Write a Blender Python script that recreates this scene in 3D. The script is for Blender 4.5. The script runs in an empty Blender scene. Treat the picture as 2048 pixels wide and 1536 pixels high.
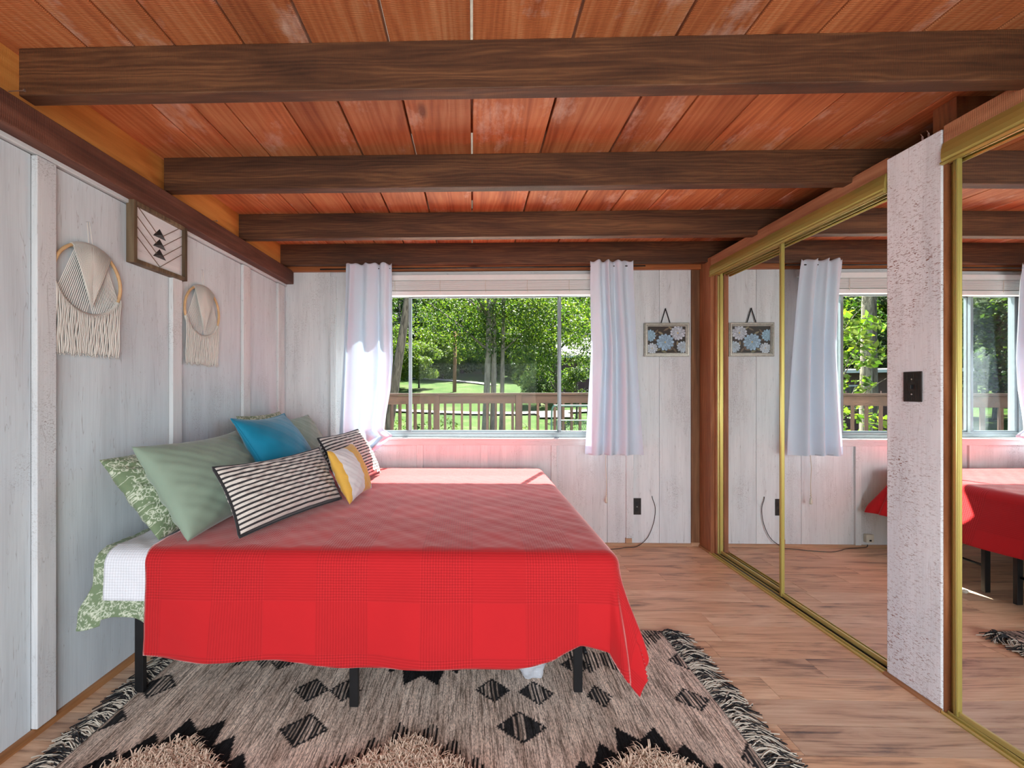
import bpy, math, random
import numpy as np
from mathutils import Vector, Matrix, Euler

R = math.radians
PI = math.pi
rng = random.Random(7)
SC = bpy.context.scene
COL = SC.collection

# ------------------------------------------------------------------ camera
cam_d = bpy.data.cameras.new('camera')
cam_d.sensor_fit = 'HORIZONTAL'
cam_d.sensor_width = 36.0
cam_d.lens = 820.0 / 2048.0 * 36.0
cam_d.shift_x = (1024 - 927) / 2048.0
cam_d.shift_y = (782 - 768) / 2048.0
cam_d.clip_start = 0.05
cam_d.clip_end = 400
cam = bpy.data.objects.new('camera', cam_d)
cam.location = (0, 0, 1.2)
cam.rotation_euler = (R(90), 0, R(1.27))
COL.objects.link(cam)
SC.camera = cam

# ------------------------------------------------------------------ world, sun, lamps, exposure
SC.view_settings.view_transform = 'Standard'
SC.view_settings.look = 'None'
SC.view_settings.gamma = 1.0
SC.view_settings.use_curve_mapping = False
SC.view_settings.exposure = 0.22

world = bpy.data.worlds.new('world')
SC.world = world
world.use_nodes = True
wn = world.node_tree
wn.nodes.clear()
w_out = wn.nodes.new('ShaderNodeOutputWorld')
w_bg = wn.nodes.new('ShaderNodeBackground')
w_sky = wn.nodes.new('ShaderNodeTexSky')
w_sky.sky_type = 'NISHITA'
w_sky.sun_disc = False
w_sky.sun_elevation = R(56)
w_sky.sun_rotation = R(26)
w_sky.air_density = 1.0
w_sky.dust_density = 1.5
w_bg.inputs['Strength'].default_value = 0.46
wn.links.new(w_sky.outputs[0], w_bg.inputs['Color'])
wn.links.new(w_bg.outputs[0], w_out.inputs['Surface'])

sun_d = bpy.data.lights.new('sun', 'SUN')
sun_d.energy = 41.0
sun_d.angle = R(0.6)
sun_d.color = (1.0, 0.96, 0.88)
sun = bpy.data.objects.new('sun', sun_d)
sun.rotation_euler = Vector((-0.5, -1.0, -1.69)).to_track_quat('-Z', 'Y').to_euler()
sun.location = (5, 10, 18)
COL.objects.link(sun)

# area lamps: added room fill behind the camera, and the loft lamp
def area(name, loc, target, sx, sy, power, color=(1, 1, 1)):
    d = bpy.data.lights.new(name, 'AREA')
    d.shape = 'RECTANGLE'
    d.size = sx
    d.size_y = sy
    d.energy = power
    d.color = color
    o = bpy.data.objects.new(name, d)
    o.location = loc
    o.rotation_euler = (Vector(target) - Vector(loc)).to_track_quat('-Z', 'Y').to_euler()
    COL.objects.link(o)
    return o

area('fill_behind', (0.1, -1.52, 1.05), (0.1, 3.0, 0.05), 2.3, 1.4, 86, (0.92, 0.97, 1.0))  # added fill standing in the invented opening, out of view
area('loft_lamp', (0.1, 1.2, 2.9), (0.1, 1.2, 4.5), 2.0, 3.0, 28, (1.0, 0.96, 0.88))

# ------------------------------------------------------------------ helpers
def tag(o, label=None, cat=None, group=None, kind=None):
    if label: o['label'] = label
    if cat: o['category'] = cat
    if group: o['group'] = group
    if kind: o['kind'] = kind
    return o

def empty(name, loc=(0, 0, 0), rz=0.0, parent=None):
    o = bpy.data.objects.new(name, None)
    o.empty_display_size = 0.05
    o.location = loc
    o.rotation_euler = (0, 0, rz)
    COL.objects.link(o)
    if parent: o.parent = parent
    return o

class MB:
    def __init__(s):
        s.v = []; s.f = []; s.c = []; s.uv = []
    def add(s, vs, fs):
        n = len(s.v)
        s.v.extend([tuple(p) for p in vs])
        s.f.extend([tuple(i + n for i in f) for f in fs])
        return n
    def box(s, x0, x1, y0, y1, z0, z1):
        vs = [(x0,y0,z0),(x1,y0,z0),(x1,y1,z0),(x0,y1,z0),(x0,y0,z1),(x1,y0,z1),(x1,y1,z1),(x0,y1,z1)]
        s.add(vs, [(3,2,1,0),(4,5,6,7),(0,1,5,4),(1,2,6,5),(2,3,7,6),(3,0,4,7)])
        return s
    def obox(s, a, b, w, h, up=(0,0,1)):
        # bar from a to b, width w (side), h (up)
        a = Vector(a); b = Vector(b); d = (b - a).normalized()
        up = Vector(up)
        sd = d.cross(up)
        if sd.length < 1e-4: sd = Vector((1,0,0))
        sd.normalize(); u = sd.cross(d).normalized()
        vs = []
        for p in (a, b):
            for i, j in ((-1,-1),(1,-1),(1,1),(-1,1)):
                vs.append(p + sd * (i*w/2) + u * (j*h/2))
        s.add(vs, [(0,1,2,3),(7,6,5,4),(0,4,5,1),(1,5,6,2),(2,6,7,3),(3,7,4,0)])
        return s
    def tube(s, pts, r, n=8, cap=True, closed=False):
        pts = [Vector(p) for p in pts]
        m = len(pts)
        rs = r if isinstance(r, (list, tuple)) else [r] * m
        vs = []
        prev = None
        for i, p in enumerate(pts):
            if closed: t = pts[(i+1) % m] - pts[i-1]
            elif i == 0: t = pts[1] - pts[0]
            elif i == m-1: t = pts[-1] - pts[-2]
            else: t = pts[i+1] - pts[i-1]
            if t.length < 1e-9: t = Vector((0,0,1))
            t.normalize()
            if prev is None:
                a = Vector((0,0,1)) if abs(t.z) < 0.9 else Vector((1,0,0))
            else: a = prev
            b = t.cross(a)
            if b.length < 1e-6: b = t.cross(Vector((0.3,1,0)))
            b.normalize(); a = b.cross(t).normalized(); prev = a
            for k in range(n):
                an = 2*PI*k/n
                vs.append(p + (a*math.cos(an) + b*math.sin(an)) * rs[i])
        fs = []
        lim = m if closed else m-1
        for i in range(lim):
            i2 = (i+1) % m
            for k in range(n):
                k2 = (k+1) % n
                fs.append((i*n+k, i2*n+k, i2*n+k2, i*n+k2))
        if cap and not closed:
            fs.append(tuple(range(n)))
            fs.append(tuple((m-1)*n + k for k in reversed(range(n))))
        s.add(vs, fs)
        return s
    def prism(s, prof, axis, a, b):
        # prof: list of 2d points; extruded along axis ('x','y','z') from a to b
        def mk(p, t):
            if axis == 'y': return (p[0], t, p[1])
            if axis == 'x': return (t, p[0], p[1])
            return (p[0], p[1], t)
        n = len(prof)
        vs = [mk(p, a) for p in prof] + [mk(p, b) for p in prof]
        fs = [tuple(range(n)), tuple(reversed(range(n, 2*n)))]
        for i in range(n):
            j = (i+1) % n
            fs.append((i, i+n, j+n, j))
        s.add(vs, fs)
        return s
    def build(s, name, mat=None, parent=None, smooth=False, bevel=0.0, kind=None, label=None, fix=True):
        me = bpy.data.meshes.new(name)
        me.from_pydata(s.v, [], s.f)
        if s.uv:
            uvl = me.uv_layers.new(name='UVMap')
            li = np.empty(len(me.loops), dtype=np.int32)
            me.loops.foreach_get('vertex_index', li)
            uv = np.array(s.uv, dtype=np.float32)[li]
            uvl.data.foreach_set('uv', uv.ravel())
        if s.c:
            ca = me.color_attributes.new('col', 'FLOAT_COLOR', 'POINT')
            c = np.array(s.c, dtype=np.float32)
            if c.shape[1] == 3: c = np.hstack([c, np.ones((len(c), 1), np.float32)])
            ca.data.foreach_set('color', c.ravel())
        if fix and len(s.f) < 5000:
            import bmesh
            bm = bmesh.new(); bm.from_mesh(me)
            bmesh.ops.recalc_face_normals(bm, faces=bm.faces)
            bm.to_mesh(me); bm.free()
        if smooth:
            me.polygons.foreach_set('use_smooth', [True]*len(me.polygons))
        me.update()
        if mat: me.materials.append(mat)
        o = bpy.data.objects.new(name, me)
        COL.objects.link(o)
        if parent: o.parent = parent
        if bevel > 0:
            m = o.modifiers.new('bevel', 'BEVEL'); m.width = bevel; m.segments = 2; m.limit_method = 'ANGLE'
        if kind: o['kind'] = kind
        if label: o['label'] = label
        return o

def box(name, x0, x1, y0, y1, z0, z1, mat, parent=None, bevel=0.0, label=None, kind=None):
    return MB().box(x0,x1,y0,y1,z0,z1).build(name, mat, parent, bevel=bevel, label=label, kind=kind)

def copy_tree(o, parent=None):
    c = o.copy(); COL.objects.link(c)
    if parent: c.parent = parent
    for ch in list(o.children): copy_tree(ch, c)
    return c

def smoothstep(x):
    x = max(0.0, min(1.0, x)); return x*x*(3-2*x)

def lerp_tab(tab, x):
    if x <= tab[0][0]: return tab[0][1]
    for (a, fa), (b, fb) in zip(tab, tab[1:]):
        if x <= b: return fa + (fb-fa)*(x-a)/(b-a)
    return tab[-1][1]

# ------------------------------------------------------------------ materials
class NT:
    def __init__(s, name):
        s.m = bpy.data.materials.new(name); s.m.use_nodes = True
        s.t = s.m.node_tree; s.t.nodes.clear()
        s.out = s.n('ShaderNodeOutputMaterial')
    def n(s, t, **k):
        nd = s.t.nodes.new(t)
        for a, b in k.items(): setattr(nd, a, b)
        return nd
    def l(s, a, b): s.t.links.new(a, b)
    def bsdf(s, base=None, rough=0.6, metal=0.0, spec=0.5):
        b = s.n('ShaderNodeBsdfPrincipled')
        if base is not None: b.inputs['Base Color'].default_value = (*base, 1)
        b.inputs['Roughness'].default_value = rough
        b.inputs['Metallic'].default_value = metal
        b.inputs['Specular IOR Level'].default_value = spec
        s.l(b.outputs[0], s.out.inputs['Surface'])
        s.b = b
        return b
    def coord(s, rand=0.0, which='Object'):
        tc = s.n('ShaderNodeTexCoord')
        o = tc.outputs[which]
        if rand:
            oi = s.n('ShaderNodeObjectInfo')
            mu = s.n('ShaderNodeMath', operation='MULTIPLY'); mu.inputs[1].default_value = rand
            s.l(oi.outputs['Random'], mu.inputs[0])
            ad = s.n('ShaderNodeVectorMath', operation='ADD')
            s.l(o, ad.inputs[0]); s.l(mu.outputs[0], ad.inputs[1])
            o = ad.outputs[0]
        return o
    def mapv(s, vec, scale=(1,1,1), rot=(0,0,0)):
        mp = s.n('ShaderNodeMapping'); mp.inputs['Scale'].default_value = scale; mp.inputs['Rotation'].default_value = rot
        s.l(vec, mp.inputs['Vector']); return mp.outputs[0]
    def noise(s, vec, scale=5, detail=4, rough=0.5, dist=0.0):
        x = s.n('ShaderNodeTexNoise'); x.inputs['Scale'].default_value = scale; x.inputs['Detail'].default_value = detail
        x.inputs['Roughness'].default_value = rough; x.inputs['Distortion'].default_value = dist
        if vec is not None: s.l(vec, x.inputs['Vector'])
        return x.outputs['Fac']
    def ramp(s, fac, stops):
        x = s.n('ShaderNodeValToRGB'); e = x.color_ramp.elements
        while len(e) < len(stops): e.new(0.5)
        for el, (p, c) in zip(e, stops):
            el.position = p
            el.color = (*c, 1) if not isinstance(c, (int, float)) else (c, c, c, 1)
        s.l(fac, x.inputs[0]); return x.outputs[0]
    def mix(s, fac, a, b, mode='MIX'):
        x = s.n('ShaderNodeMix', data_type='RGBA', blend_type=mode)
        for sock, val in ((x.inputs['Factor'], fac), (x.inputs['A'], a), (x.inputs['B'], b)):
            if isinstance(val, (int, float)): sock.default_value = val
            elif isinstance(val, tuple): sock.default_value = (*val, 1)
            else: s.l(val, sock)
        return x.outputs['Result']
    def math(s, op, a, b=None, c=None):
        x = s.n('ShaderNodeMath', operation=op)
        for i, val in enumerate((a, b, c)):
            if val is None: continue
            if isinstance(val, (int, float)): x.inputs[i].default_value = val
            else: s.l(val, x.inputs[i])
        return x.outputs[0]
    def bump(s, h, strength=0.3, dist=0.002, normal=None):
        x = s.n('ShaderNodeBump'); x.inputs['Strength'].default_value = strength; x.inputs['Distance'].default_value = dist
        s.l(h, x.inputs['Height'])
        if normal is not None: s.l(normal, x.inputs['Normal'])
        return x.outputs[0]

def m_plain(name, col, rough=0.6, metal=0.0, spec=0.5, var=0.12, nscale=30, bump=0.1, bdist=0.001):
    t = NT(name); b = t.bsdf(col, rough, metal, spec)
    c = t.coord(5.0)
    f = t.noise(c, nscale, 5)
    lo = tuple(x*(1-var) for x in col); hi = tuple(min(1, x*(1+var)) for x in col)
    t.l(t.ramp(f, [(0.3, lo), (0.7, hi)]), b.inputs['Base Color'])
    if bump: t.l(t.bump(f, bump, bdist), b.inputs['Normal'])
    return t.m

def along(axis, a, k):
    return {'x': (k, a, a), 'y': (a, k, a), 'z': (a, a, k)}[axis]

def m_wood(name, dark, mid, light, axis='x', rough=0.65, knots=0.0, saw=0.0, rand=40.0, tone=0.3, gr=1.0, spec=0.4, whit=0.0):
    t = NT(name); b = t.bsdf(mid, rough, 0, spec)
    c = t.coord(rand)
    v1 = t.mapv(c, along(axis, 1.0, 0.09))
    f1 = t.noise(v1, 9*gr, 6, 0.6, 1.2)
    # growth rings: distorted bands across the board
    wv = t.n('ShaderNodeTexWave', wave_type='BANDS', bands_direction={'x':'Z','y':'X','z':'Y'}[axis])
    wv.inputs['Scale'].default_value = 13*gr; wv.inputs['Distortion'].default_value = 16; wv.inputs['Detail'].default_value = 3
    wv.inputs['Detail Scale'].default_value = 0.9
    t.l(t.mapv(c, along(axis, 1.0, 0.12)), wv.inputs['Vector'])
    v2 = t.mapv(c, along(axis, 1.0, 0.03))
    f2 = t.noise(v2, 160, 3, 0.6)
    f = t.math('ADD', t.math('MULTIPLY', f1, 0.72), t.math('ADD', t.math('MULTIPLY', wv.outputs['Fac'], 0.10), t.math('MULTIPLY', f2, 0.22)))
    col = t.ramp(f, [(0.3, dark), (0.52, mid), (0.72, light)])
    oi = t.n('ShaderNodeObjectInfo')
    tn = t.ramp(oi.outputs['Random'], [(0.0, 1-tone), (1.0, 1.0)])
    col = t.mix(1.0, col, tn, 'MULTIPLY')
    big = t.noise(t.mapv(c, along(axis, 1.0, 0.35)), 4, 2)
    col = t.mix(0.45, col, t.ramp(big, [(0.3, (0.6,0.56,0.56)), (0.62, (1.0,1.0,1.0))]), 'MULTIPLY')
    if knots:
        vo = t.n('ShaderNodeTexVoronoi'); vo.inputs['Scale'].default_value = 3.4
        t.l(t.mapv(c, along(axis, 1.0, 0.42)), vo.inputs['Vector'])
        k = t.ramp(vo.outputs['Distance'], [(0.035, 0.0), (0.085, 1.0)])
        col = t.mix(knots, col, t.mix(1.0, col, t.ramp(k, [(0, (0.18,0.1,0.08)), (1, (1.0,1.0,1.0))]), 'MULTIPLY'))
    if whit:
        wm = t.noise(t.mapv(c, along(axis, 1.0, 0.5)), 5, 6, 0.7)
        col = t.mix(t.math('MULTIPLY', t.ramp(wm, [(0.56, 0.0), (0.7, 1.0)]), whit), col, (0.75, 0.55, 0.45))
    t.l(col, b.inputs['Base Color'])
    h = f
    if saw:
        sw = t.n('ShaderNodeTexWave', wave_type='BANDS', bands_direction={'x':'X','y':'Y','z':'Z'}[axis])
        sw.inputs['Scale'].default_value = 60; sw.inputs['Distortion'].default_value = 6; sw.inputs['Detail Scale'].default_value = 0.4
        t.l(c, sw.inputs['Vector'])
        h = t.math('ADD', f, t.math('MULTIPLY', sw.outputs['Fac'], saw))
    t.l(t.bump(h, 0.35, 0.003), b.inputs['Normal'])
    return t.m

def m_whitewash(name, axis='z', bare=0.5, tint=(0.62, 0.63, 0.64), under=(0.10, 0.055, 0.04), edge=0.0, sps=150):
    t = NT(name); b = t.bsdf(tint, 0.75, 0, 0.3)
    c = t.coord(30.0)
    st = t.noise(t.mapv(c, along(axis, 1.0, 0.1)), 14, 7, 0.62, 0.4)
    col = t.ramp(st, [(0.26, tuple(x*0.82 for x in tint)), (0.44, tuple(x*0.93 for x in tint)), (0.58, tint)])
    bl = t.noise(t.mapv(c, along(axis, 1.0, 0.25)), 3.0, 4, 0.6)
    col = t.mix(t.math('MULTIPLY', t.ramp(bl, [(0.45, 0.0), (0.7, 1.0)]), 0.38), col, (0.47, 0.51, 0.56))
    # fine brush lines
    br = t.noise(t.mapv(c, along(axis, 1.0, 0.02)), 220, 2)
    col = t.mix(0.35, col, t.ramp(br, [(0.35, (0.84, 0.85, 0.86)), (0.6, (1.0, 1.0, 1.0))]), 'MULTIPLY')
    # bare wood showing through along saw marks in patches
    patch = t.noise(t.mapv(c, along(axis, 1.0, 0.45)), 5, 5, 0.6)
    speck = t.noise(t.mapv(c, along(axis, 1.0, 2.2 if sps > 100 else 2.8)), sps, 3, 0.65, 0.8)
    pm = t.ramp(patch, [(0.62 - 0.2*bare, 0.0), (0.85 - 0.16*bare, 1.0)])
    sm = t.ramp(speck, [(0.55, 0.0), (0.62, 1.0)])
    mask = t.math('MULTIPLY', pm, sm)
    # cracks
    cr = t.noise(t.mapv(c, along(axis, 1.0, 0.05)), 26, 2, 0.5, 1.5)
    crm = t.math('MULTIPLY', t.ramp(cr, [(0.495, 0.0), (0.5, 1.0), (0.505, 0.0)]), 0.35)
    mask = t.math('MAXIMUM', mask, crm)
    col = t.mix(mask, col, under)
    t.l(col, b.inputs['Base Color'])
    h = t.math('SUBTRACT', st, mask)
    t.l(t.bump(h, 0.3, 0.002), b.inputs['Normal'])
    return t.m

def m_vcol(name, rough=0.8, sheen=0.0, bump=0.3, nscale=250, bdist=0.001, mulnoise=0.0, trans=0.0, spec=0.3):
    t = NT(name); b = t.bsdf((0.5,0.5,0.5), rough, 0, spec)
    a = t.n('ShaderNodeAttribute', attribute_name='col')
    col = a.outputs['Color']
    c = t.coord()
    f = t.noise(c, nscale, 3)
    if mulnoise: col = t.mix(mulnoise, col, t.ramp(f, [(0.3, 0.5), (0.65, 1.0)]), 'MULTIPLY')
    t.l(col, b.inputs['Base Color'])
    if sheen:
        b.inputs['Sheen Weight'].default_value = sheen; b.inputs['Sheen Roughness'].default_value = 0.4
    if bump: t.l(t.bump(f, bump, bdist), b.inputs['Normal'])
    if trans:
        tr = t.n('ShaderNodeBsdfTranslucent'); t.l(col, tr.inputs['Color'])
        mx = t.n('ShaderNodeMixShader'); mx.inputs[0].default_value = trans
        t.l(b.outputs[0], mx.inputs[1]); t.l(tr.outputs[0], mx.inputs[2]); t.l(mx.outputs[0], t.out.inputs['Surface'])
    return t.m

def m_cloth(name, col, rough=0.85, sheen=0.3, weave=700, trans=0.0, var=0.08, bump=0.15):
    t = NT(name); b = t.bsdf(col, rough, 0, 0.25)
    b.inputs['Sheen Weight'].default_value = sheen; b.inputs['Sheen Roughness'].default_value = 0.45
    c = t.coord()
    f = t.noise(c, weave, 2)
    g = t.noise(c, 6, 4)
    t.l(t.ramp(g, [(0.3, tuple(x*(1-var) for x in col)), (0.7, tuple(min(1, x*(1+var)) for x in col))]), b.inputs['Base Color'])
    t.l(t.bump(f, bump, 0.0006), b.inputs['Normal'])
    if trans:
        tr = t.n('ShaderNodeBsdfTranslucent'); tr.inputs['Color'].default_value = (*col, 1)
        mx = t.n('ShaderNodeMixShader'); mx.inputs[0].default_value = trans
        t.l(b.outputs[0], mx.inputs[1]); t.l(tr.outputs[0], mx.inputs[2]); t.l(mx.outputs[0], t.out.inputs['Surface'])
    return t.m

def m_waffle(name, col, period=0.21, rib=0.0085, sheen=0.8, checks=True):
    # bedspread: checks of ribbed and plain weave, from the cloth's own UV in metres
    t = NT(name); b = t.bsdf(col, 0.85, 0, 0.2)
    b.inputs['Sheen Weight'].default_value = sheen; b.inputs['Sheen Roughness'].default_value = 0.35
    b.inputs['Sheen Tint'].default_value = (1.0, 0.62, 0.57, 1)
    uv = t.n('ShaderNodeUVMap'); uv.uv_map = 'UVMap'
    sp = t.n('ShaderNodeSeparateXYZ'); t.l(uv.outputs[0], sp.inputs[0])
    def band(s):
        w = t.math('FRACT', t.math('DIVIDE', s, period))
        return t.math('GREATER_THAN', w, 0.5)
    def ribs(s):
        return t.math('ADD', t.math('MULTIPLY', t.math('SINE', t.math('MULTIPLY', s, 2*PI/rib)), 0.5), 0.5)
    if checks:
        mu = band(sp.outputs[0]); mv = band(sp.outputs[1])
        ru = t.math('MULTIPLY', ribs(sp.outputs[0]), mu)
        rv = t.math('MULTIPLY', ribs(sp.outputs[1]), mv)
        cover = t.math('MULTIPLY', t.math('ADD', mu, mv), 0.5)
    else:
        ru = ribs(sp.outputs[0]); rv = ribs(sp.outputs[1])
        cover = t.math('ADD', 0.0, 0.4)
    h = t.math('ADD', ru, rv)
    k = t.math('MULTIPLY', h, 0.5)
    lo = tuple(x*0.50 for x in col); hi = tuple(min(1.0, x*1.10+0.004) for x in col)
    c1 = t.ramp(k, [(0.0, col), (1.0, hi)])
    c2 = t.mix(t.math('MULTIPLY', cover, 0.65), c1, t.ramp(k, [(0.0, lo), (1.0, hi)]))
    g = t.noise(t.coord(), 5, 4)
    c2 = t.mix(0.3, c2, t.ramp(g, [(0.3, 0.8), (0.7, 1.0)]), 'MULTIPLY')
    t.l(c2, b.inputs['Base Color'])
    t.l(t.bump(h, 0.4, 0.0012), b.inputs['Normal'])
    return t.m

def m_glass(name, refl=0.08, tint=(0.96, 0.99, 0.98)):
    t = NT(name)
    tr = t.n('ShaderNodeBsdfTransparent'); tr.inputs[0].default_value = (*tint, 1)
    gl = t.n('ShaderNodeBsdfGlossy'); gl.inputs['Roughness'].default_value = 0.01
    fr = t.n('ShaderNodeLayerWeight'); fr.inputs['Blend'].default_value = 0.25
    mx = t.n('ShaderNodeMixShader')
    t.l(t.math('MINIMUM', t.math('MULTIPLY', fr.outputs['Fresnel'], 0.12), 0.25), mx.inputs[0])
    t.l(tr.outputs[0], mx.inputs[1]); t.l(gl.outputs[0], mx.inputs[2]); t.l(mx.outputs[0], t.out.inputs['Surface'])
    return t.m

def m_leaf(name):
    t = NT(name)
    a = t.n('ShaderNodeAttribute', attribute_name='col')
    b = t.bsdf((0.1,0.2,0.03), 0.55, 0, 0.3)
    oi = t.n('ShaderNodeObjectInfo')
    col = t.mix(1.0, a.outputs['Color'], t.ramp(oi.outputs['Random'], [(0.0, (0.62,0.72,0.7)), (0.5, (1.0,1.0,0.8)), (1.0, (1.2,1.15,0.8))]), 'MULTIPLY')
    f = t.noise(t.coord(), 1.3, 2)
    col = t.mix(0.5, col, t.ramp(f, [(0.35, 0.55), (0.6, 1.0)]), 'MULTIPLY')
    t.l(col, b.inputs['Base Color'])
    tr = t.n('ShaderNodeBsdfTranslucent'); t.l(t.mix(1.0, col, (1.2, 1.25, 0.5), 'MULTIPLY'), tr.inputs['Color'])
    mx = t.n('ShaderNodeMixShader'); mx.inputs[0].default_value = 0.5
    t.l(b.outputs[0], mx.inputs[1]); t.l(tr.outputs[0], mx.inputs[2]); t.l(mx.outputs[0], t.out.inputs['Surface'])
    return t.m

def m_bark(name, a=(0.10,0.08,0.06), b_=(0.30,0.26,0.21)):
    t = NT(name); b = t.bsdf(a, 0.9, 0, 0.1)
    c = t.coord()
    f = t.noise(t.mapv(c, (1,1,0.18)), 22, 6, 0.65, 0.8)
    t.l(t.ramp(f, [(0.38, a), (0.6, b_)]), b.inputs['Base Color'])
    t.l(t.bump(f, 0.8, 0.02), b.inputs['Normal'])
    return t.m

M = {}
M['plank'] = m_wood('ceiling_plank_wood', (0.33,0.075,0.024), (0.60,0.19,0.065), (0.76,0.34,0.15), 'y', 0.6, 0.7, 0.5, tone=0.35, gr=0.8, whit=0.6)
M['beam'] = m_wood('dark_beam_wood', (0.04,0.015,0.007), (0.105,0.041,0.017), (0.23,0.098,0.038), 'x', 0.6, 0.85, 0.3, tone=0.2, gr=1.4)
M['ledger'] = m_wood('ledger_wood', (0.055,0.02,0.012), (0.13,0.045,0.026), (0.22,0.085,0.05), 'y', 0.65, 0.85, 0.5, tone=0.1, gr=1.2)
M['rim'] = m_wood('orange_rim_wood', (0.38,0.13,0.025), (0.60,0.23,0.05), (0.72,0.32,0.08), 'y', 0.5, 0.9, 0.1, tone=0.1, gr=0.7)
M['otrim_x'] = m_wood('orange_trim_wood', (0.22,0.06,0.02), (0.38,0.11,0.03), (0.52,0.19,0.06), 'x', 0.5, 0.8, 0.1, tone=0.1)
M['jamb'] = m_wood('closet_jamb_wood', (0.16,0.05,0.02), (0.32,0.11,0.04), (0.46,0.19,0.08), 'z', 0.55, 0.9, 0.5, tone=0.15)
M['brown_z'] = m_wood('brown_trim_wood', (0.09,0.04,0.02), (0.2,0.09,0.04), (0.30,0.15,0.07), 'z', 0.55, 0.9, 0.3, tone=0.15)
M['header'] = m_wood('closet_header_wood', (0.20,0.07,0.03), (0.40,0.17,0.08), (0.55,0.28,0.15), 'y', 0.6, 0.7, 0.4, tone=0.1)
M['quarter'] = m_wood('quarter_round_wood', (0.24,0.10,0.035), (0.40,0.18,0.07), (0.52,0.27,0.12), 'y', 0.45, 0.0, 0.0, tone=0.05)
M['quarter_x'] = m_wood('quarter_round_wood_x', (0.30,0.16,0.08), (0.48,0.28,0.16), (0.6,0.38,0.24), 'x', 0.45, 0.0, 0.0, tone=0.05)
M['wash'] = m_whitewash('whitewashed_board', 'z', 0.25, tint=(0.655,0.72,0.75))
M['wash_r'] = m_whitewash('whitewashed_rough_board', 'z', 0.6, tint=(0.70,0.71,0.71))
M['wash_x'] = m_whitewash('whitewashed_trim_x', 'x', 0.2, tint=(0.66,0.66,0.65))
M['wash_y'] = m_whitewash('whitewashed_trim_y', 'y', 0.3, tint=(0.62,0.63,0.63))
M['wash_p'] = m_whitewash('whitewashed_post', 'z', 1.3, tint=(0.80,0.81,0.83), under=(0.21,0.085,0.055), sps=80)

def m_floor():
    t = NT('laminate_floor'); b = t.bsdf((0.5,0.3,0.2), 0.42, 0, 0.4)
    c = t.coord(60.0)
    f1 = t.noise(t.mapv(c, (0.16,1,1)), 11, 7, 0.62, 1.2)
    f2 = t.noise(t.mapv(c, (0.03,1,1)), 120, 3, 0.6)
    f = t.math('ADD', t.math('MULTIPLY', f1, 0.62), t.math('MULTIPLY', f2, 0.38))
    col = t.ramp(f, [(0.34, (0.18,0.13,0.11)), (0.40, (0.40,0.25,0.165)), (0.48, (0.68,0.44,0.28)), (0.64, (0.86,0.63,0.43))])
    oi = t.n('ShaderNodeObjectInfo')
    col = t.mix(1.0, col, t.ramp(oi.outputs['Random'], [(0.0, (0.78,0.80,0.86)), (0.5, (0.97,0.88,0.82)), (1.0, (1.0,1.0,1.0))]), 'MULTIPLY')
    t.l(col, b.inputs['Base Color'])
    t.l(t.bump(f, 0.08, 0.001), b.inputs['Normal'])
    return t.m
M['floor'] = m_floor()

def m_metal(name, col, rough, aniso=0.0):
    t = NT(name); b = t.bsdf(col, rough, 1.0)
    f = t.noise(t.coord(), 40, 3)
    t.l(t.ramp(f, [(0.3, rough*0.8), (0.7, min(1, rough*1.25))]), b.inputs['Roughness'])
    return t.m
def m_gold(name, col, rough):
    t = NT(name); b = t.bsdf(col, rough, 0.6, 0.5)
    t.l(t.ramp(t.noise(t.coord(), 3, 2), [(0.3, tuple(x*0.96 for x in col)), (0.7, col)]), b.inputs['Base Color'])
    return t.m
M['gold'] = m_gold('satin_gold_metal', (0.46,0.37,0.10), 0.42)
M['gold_l'] = m_gold('bright_gold_metal', (0.66,0.54,0.20), 0.36)
M['mirror'] = m_metal('mirror_silver', (0.93,0.95,0.94), 0.0)
M['alu'] = m_plain('window_aluminium', (0.22,0.25,0.27), 0.4, 0.5, 0.5, 0.05)
M['steel'] = m_metal('nail_steel', (0.6,0.6,0.6), 0.35)
M['blackmetal'] = m_plain('black_powder_coat', (0.008,0.008,0.009), 0.45, 0.0, 0.4, 0.2)
M['bronze'] = m_plain('dark_bronze_plate', (0.028,0.024,0.022), 0.4, 0.4, 0.5, 0.3)
M['glass'] = m_glass('window_glass')
M['blind'] = m_plain('white_blind', (0.78,0.78,0.76), 0.5, 0, 0.4, 0.02)
M['curtain'] = m_cloth('white_curtain_cloth', (0.74,0.80,0.88), 0.85, 0.1, 900, 0.34, 0.02)
M['red'] = m_waffle('red_bedspread', (0.50,0.013,0.017), period=0.37, rib=0.0098, sheen=0.9)
M['whitebl'] = m_waffle('white_blanket_cloth', (0.72,0.73,0.77), rib=0.010, sheen=0.1, checks=False)
M['mattress'] = m_cloth('mattress_ticking', (0.6,0.6,0.6))
M['pattern'] = m_vcol('patterned_green_cotton', 0.85, 0.15, 0.12, 500)
M['sage'] = m_cloth('sage_cotton', (0.235,0.31,0.235), 0.8, 0.25)
M['blue'] = m_cloth('teal_velvet', (0.003,0.20,0.33), 0.7, 0.3, 800, var=0.2)
M['stripe'] = m_vcol('striped_canvas', 0.9, 0.2, 0.35, 300, mulnoise=0.35)
M['pipe_dark'] = m_cloth('charcoal_piping', (0.025,0.024,0.026), 0.85, 0.2)
M['yellowp'] = m_vcol('mustard_white_cotton', 0.85, 0.2, 0.2, 400, mulnoise=0.2)
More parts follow.
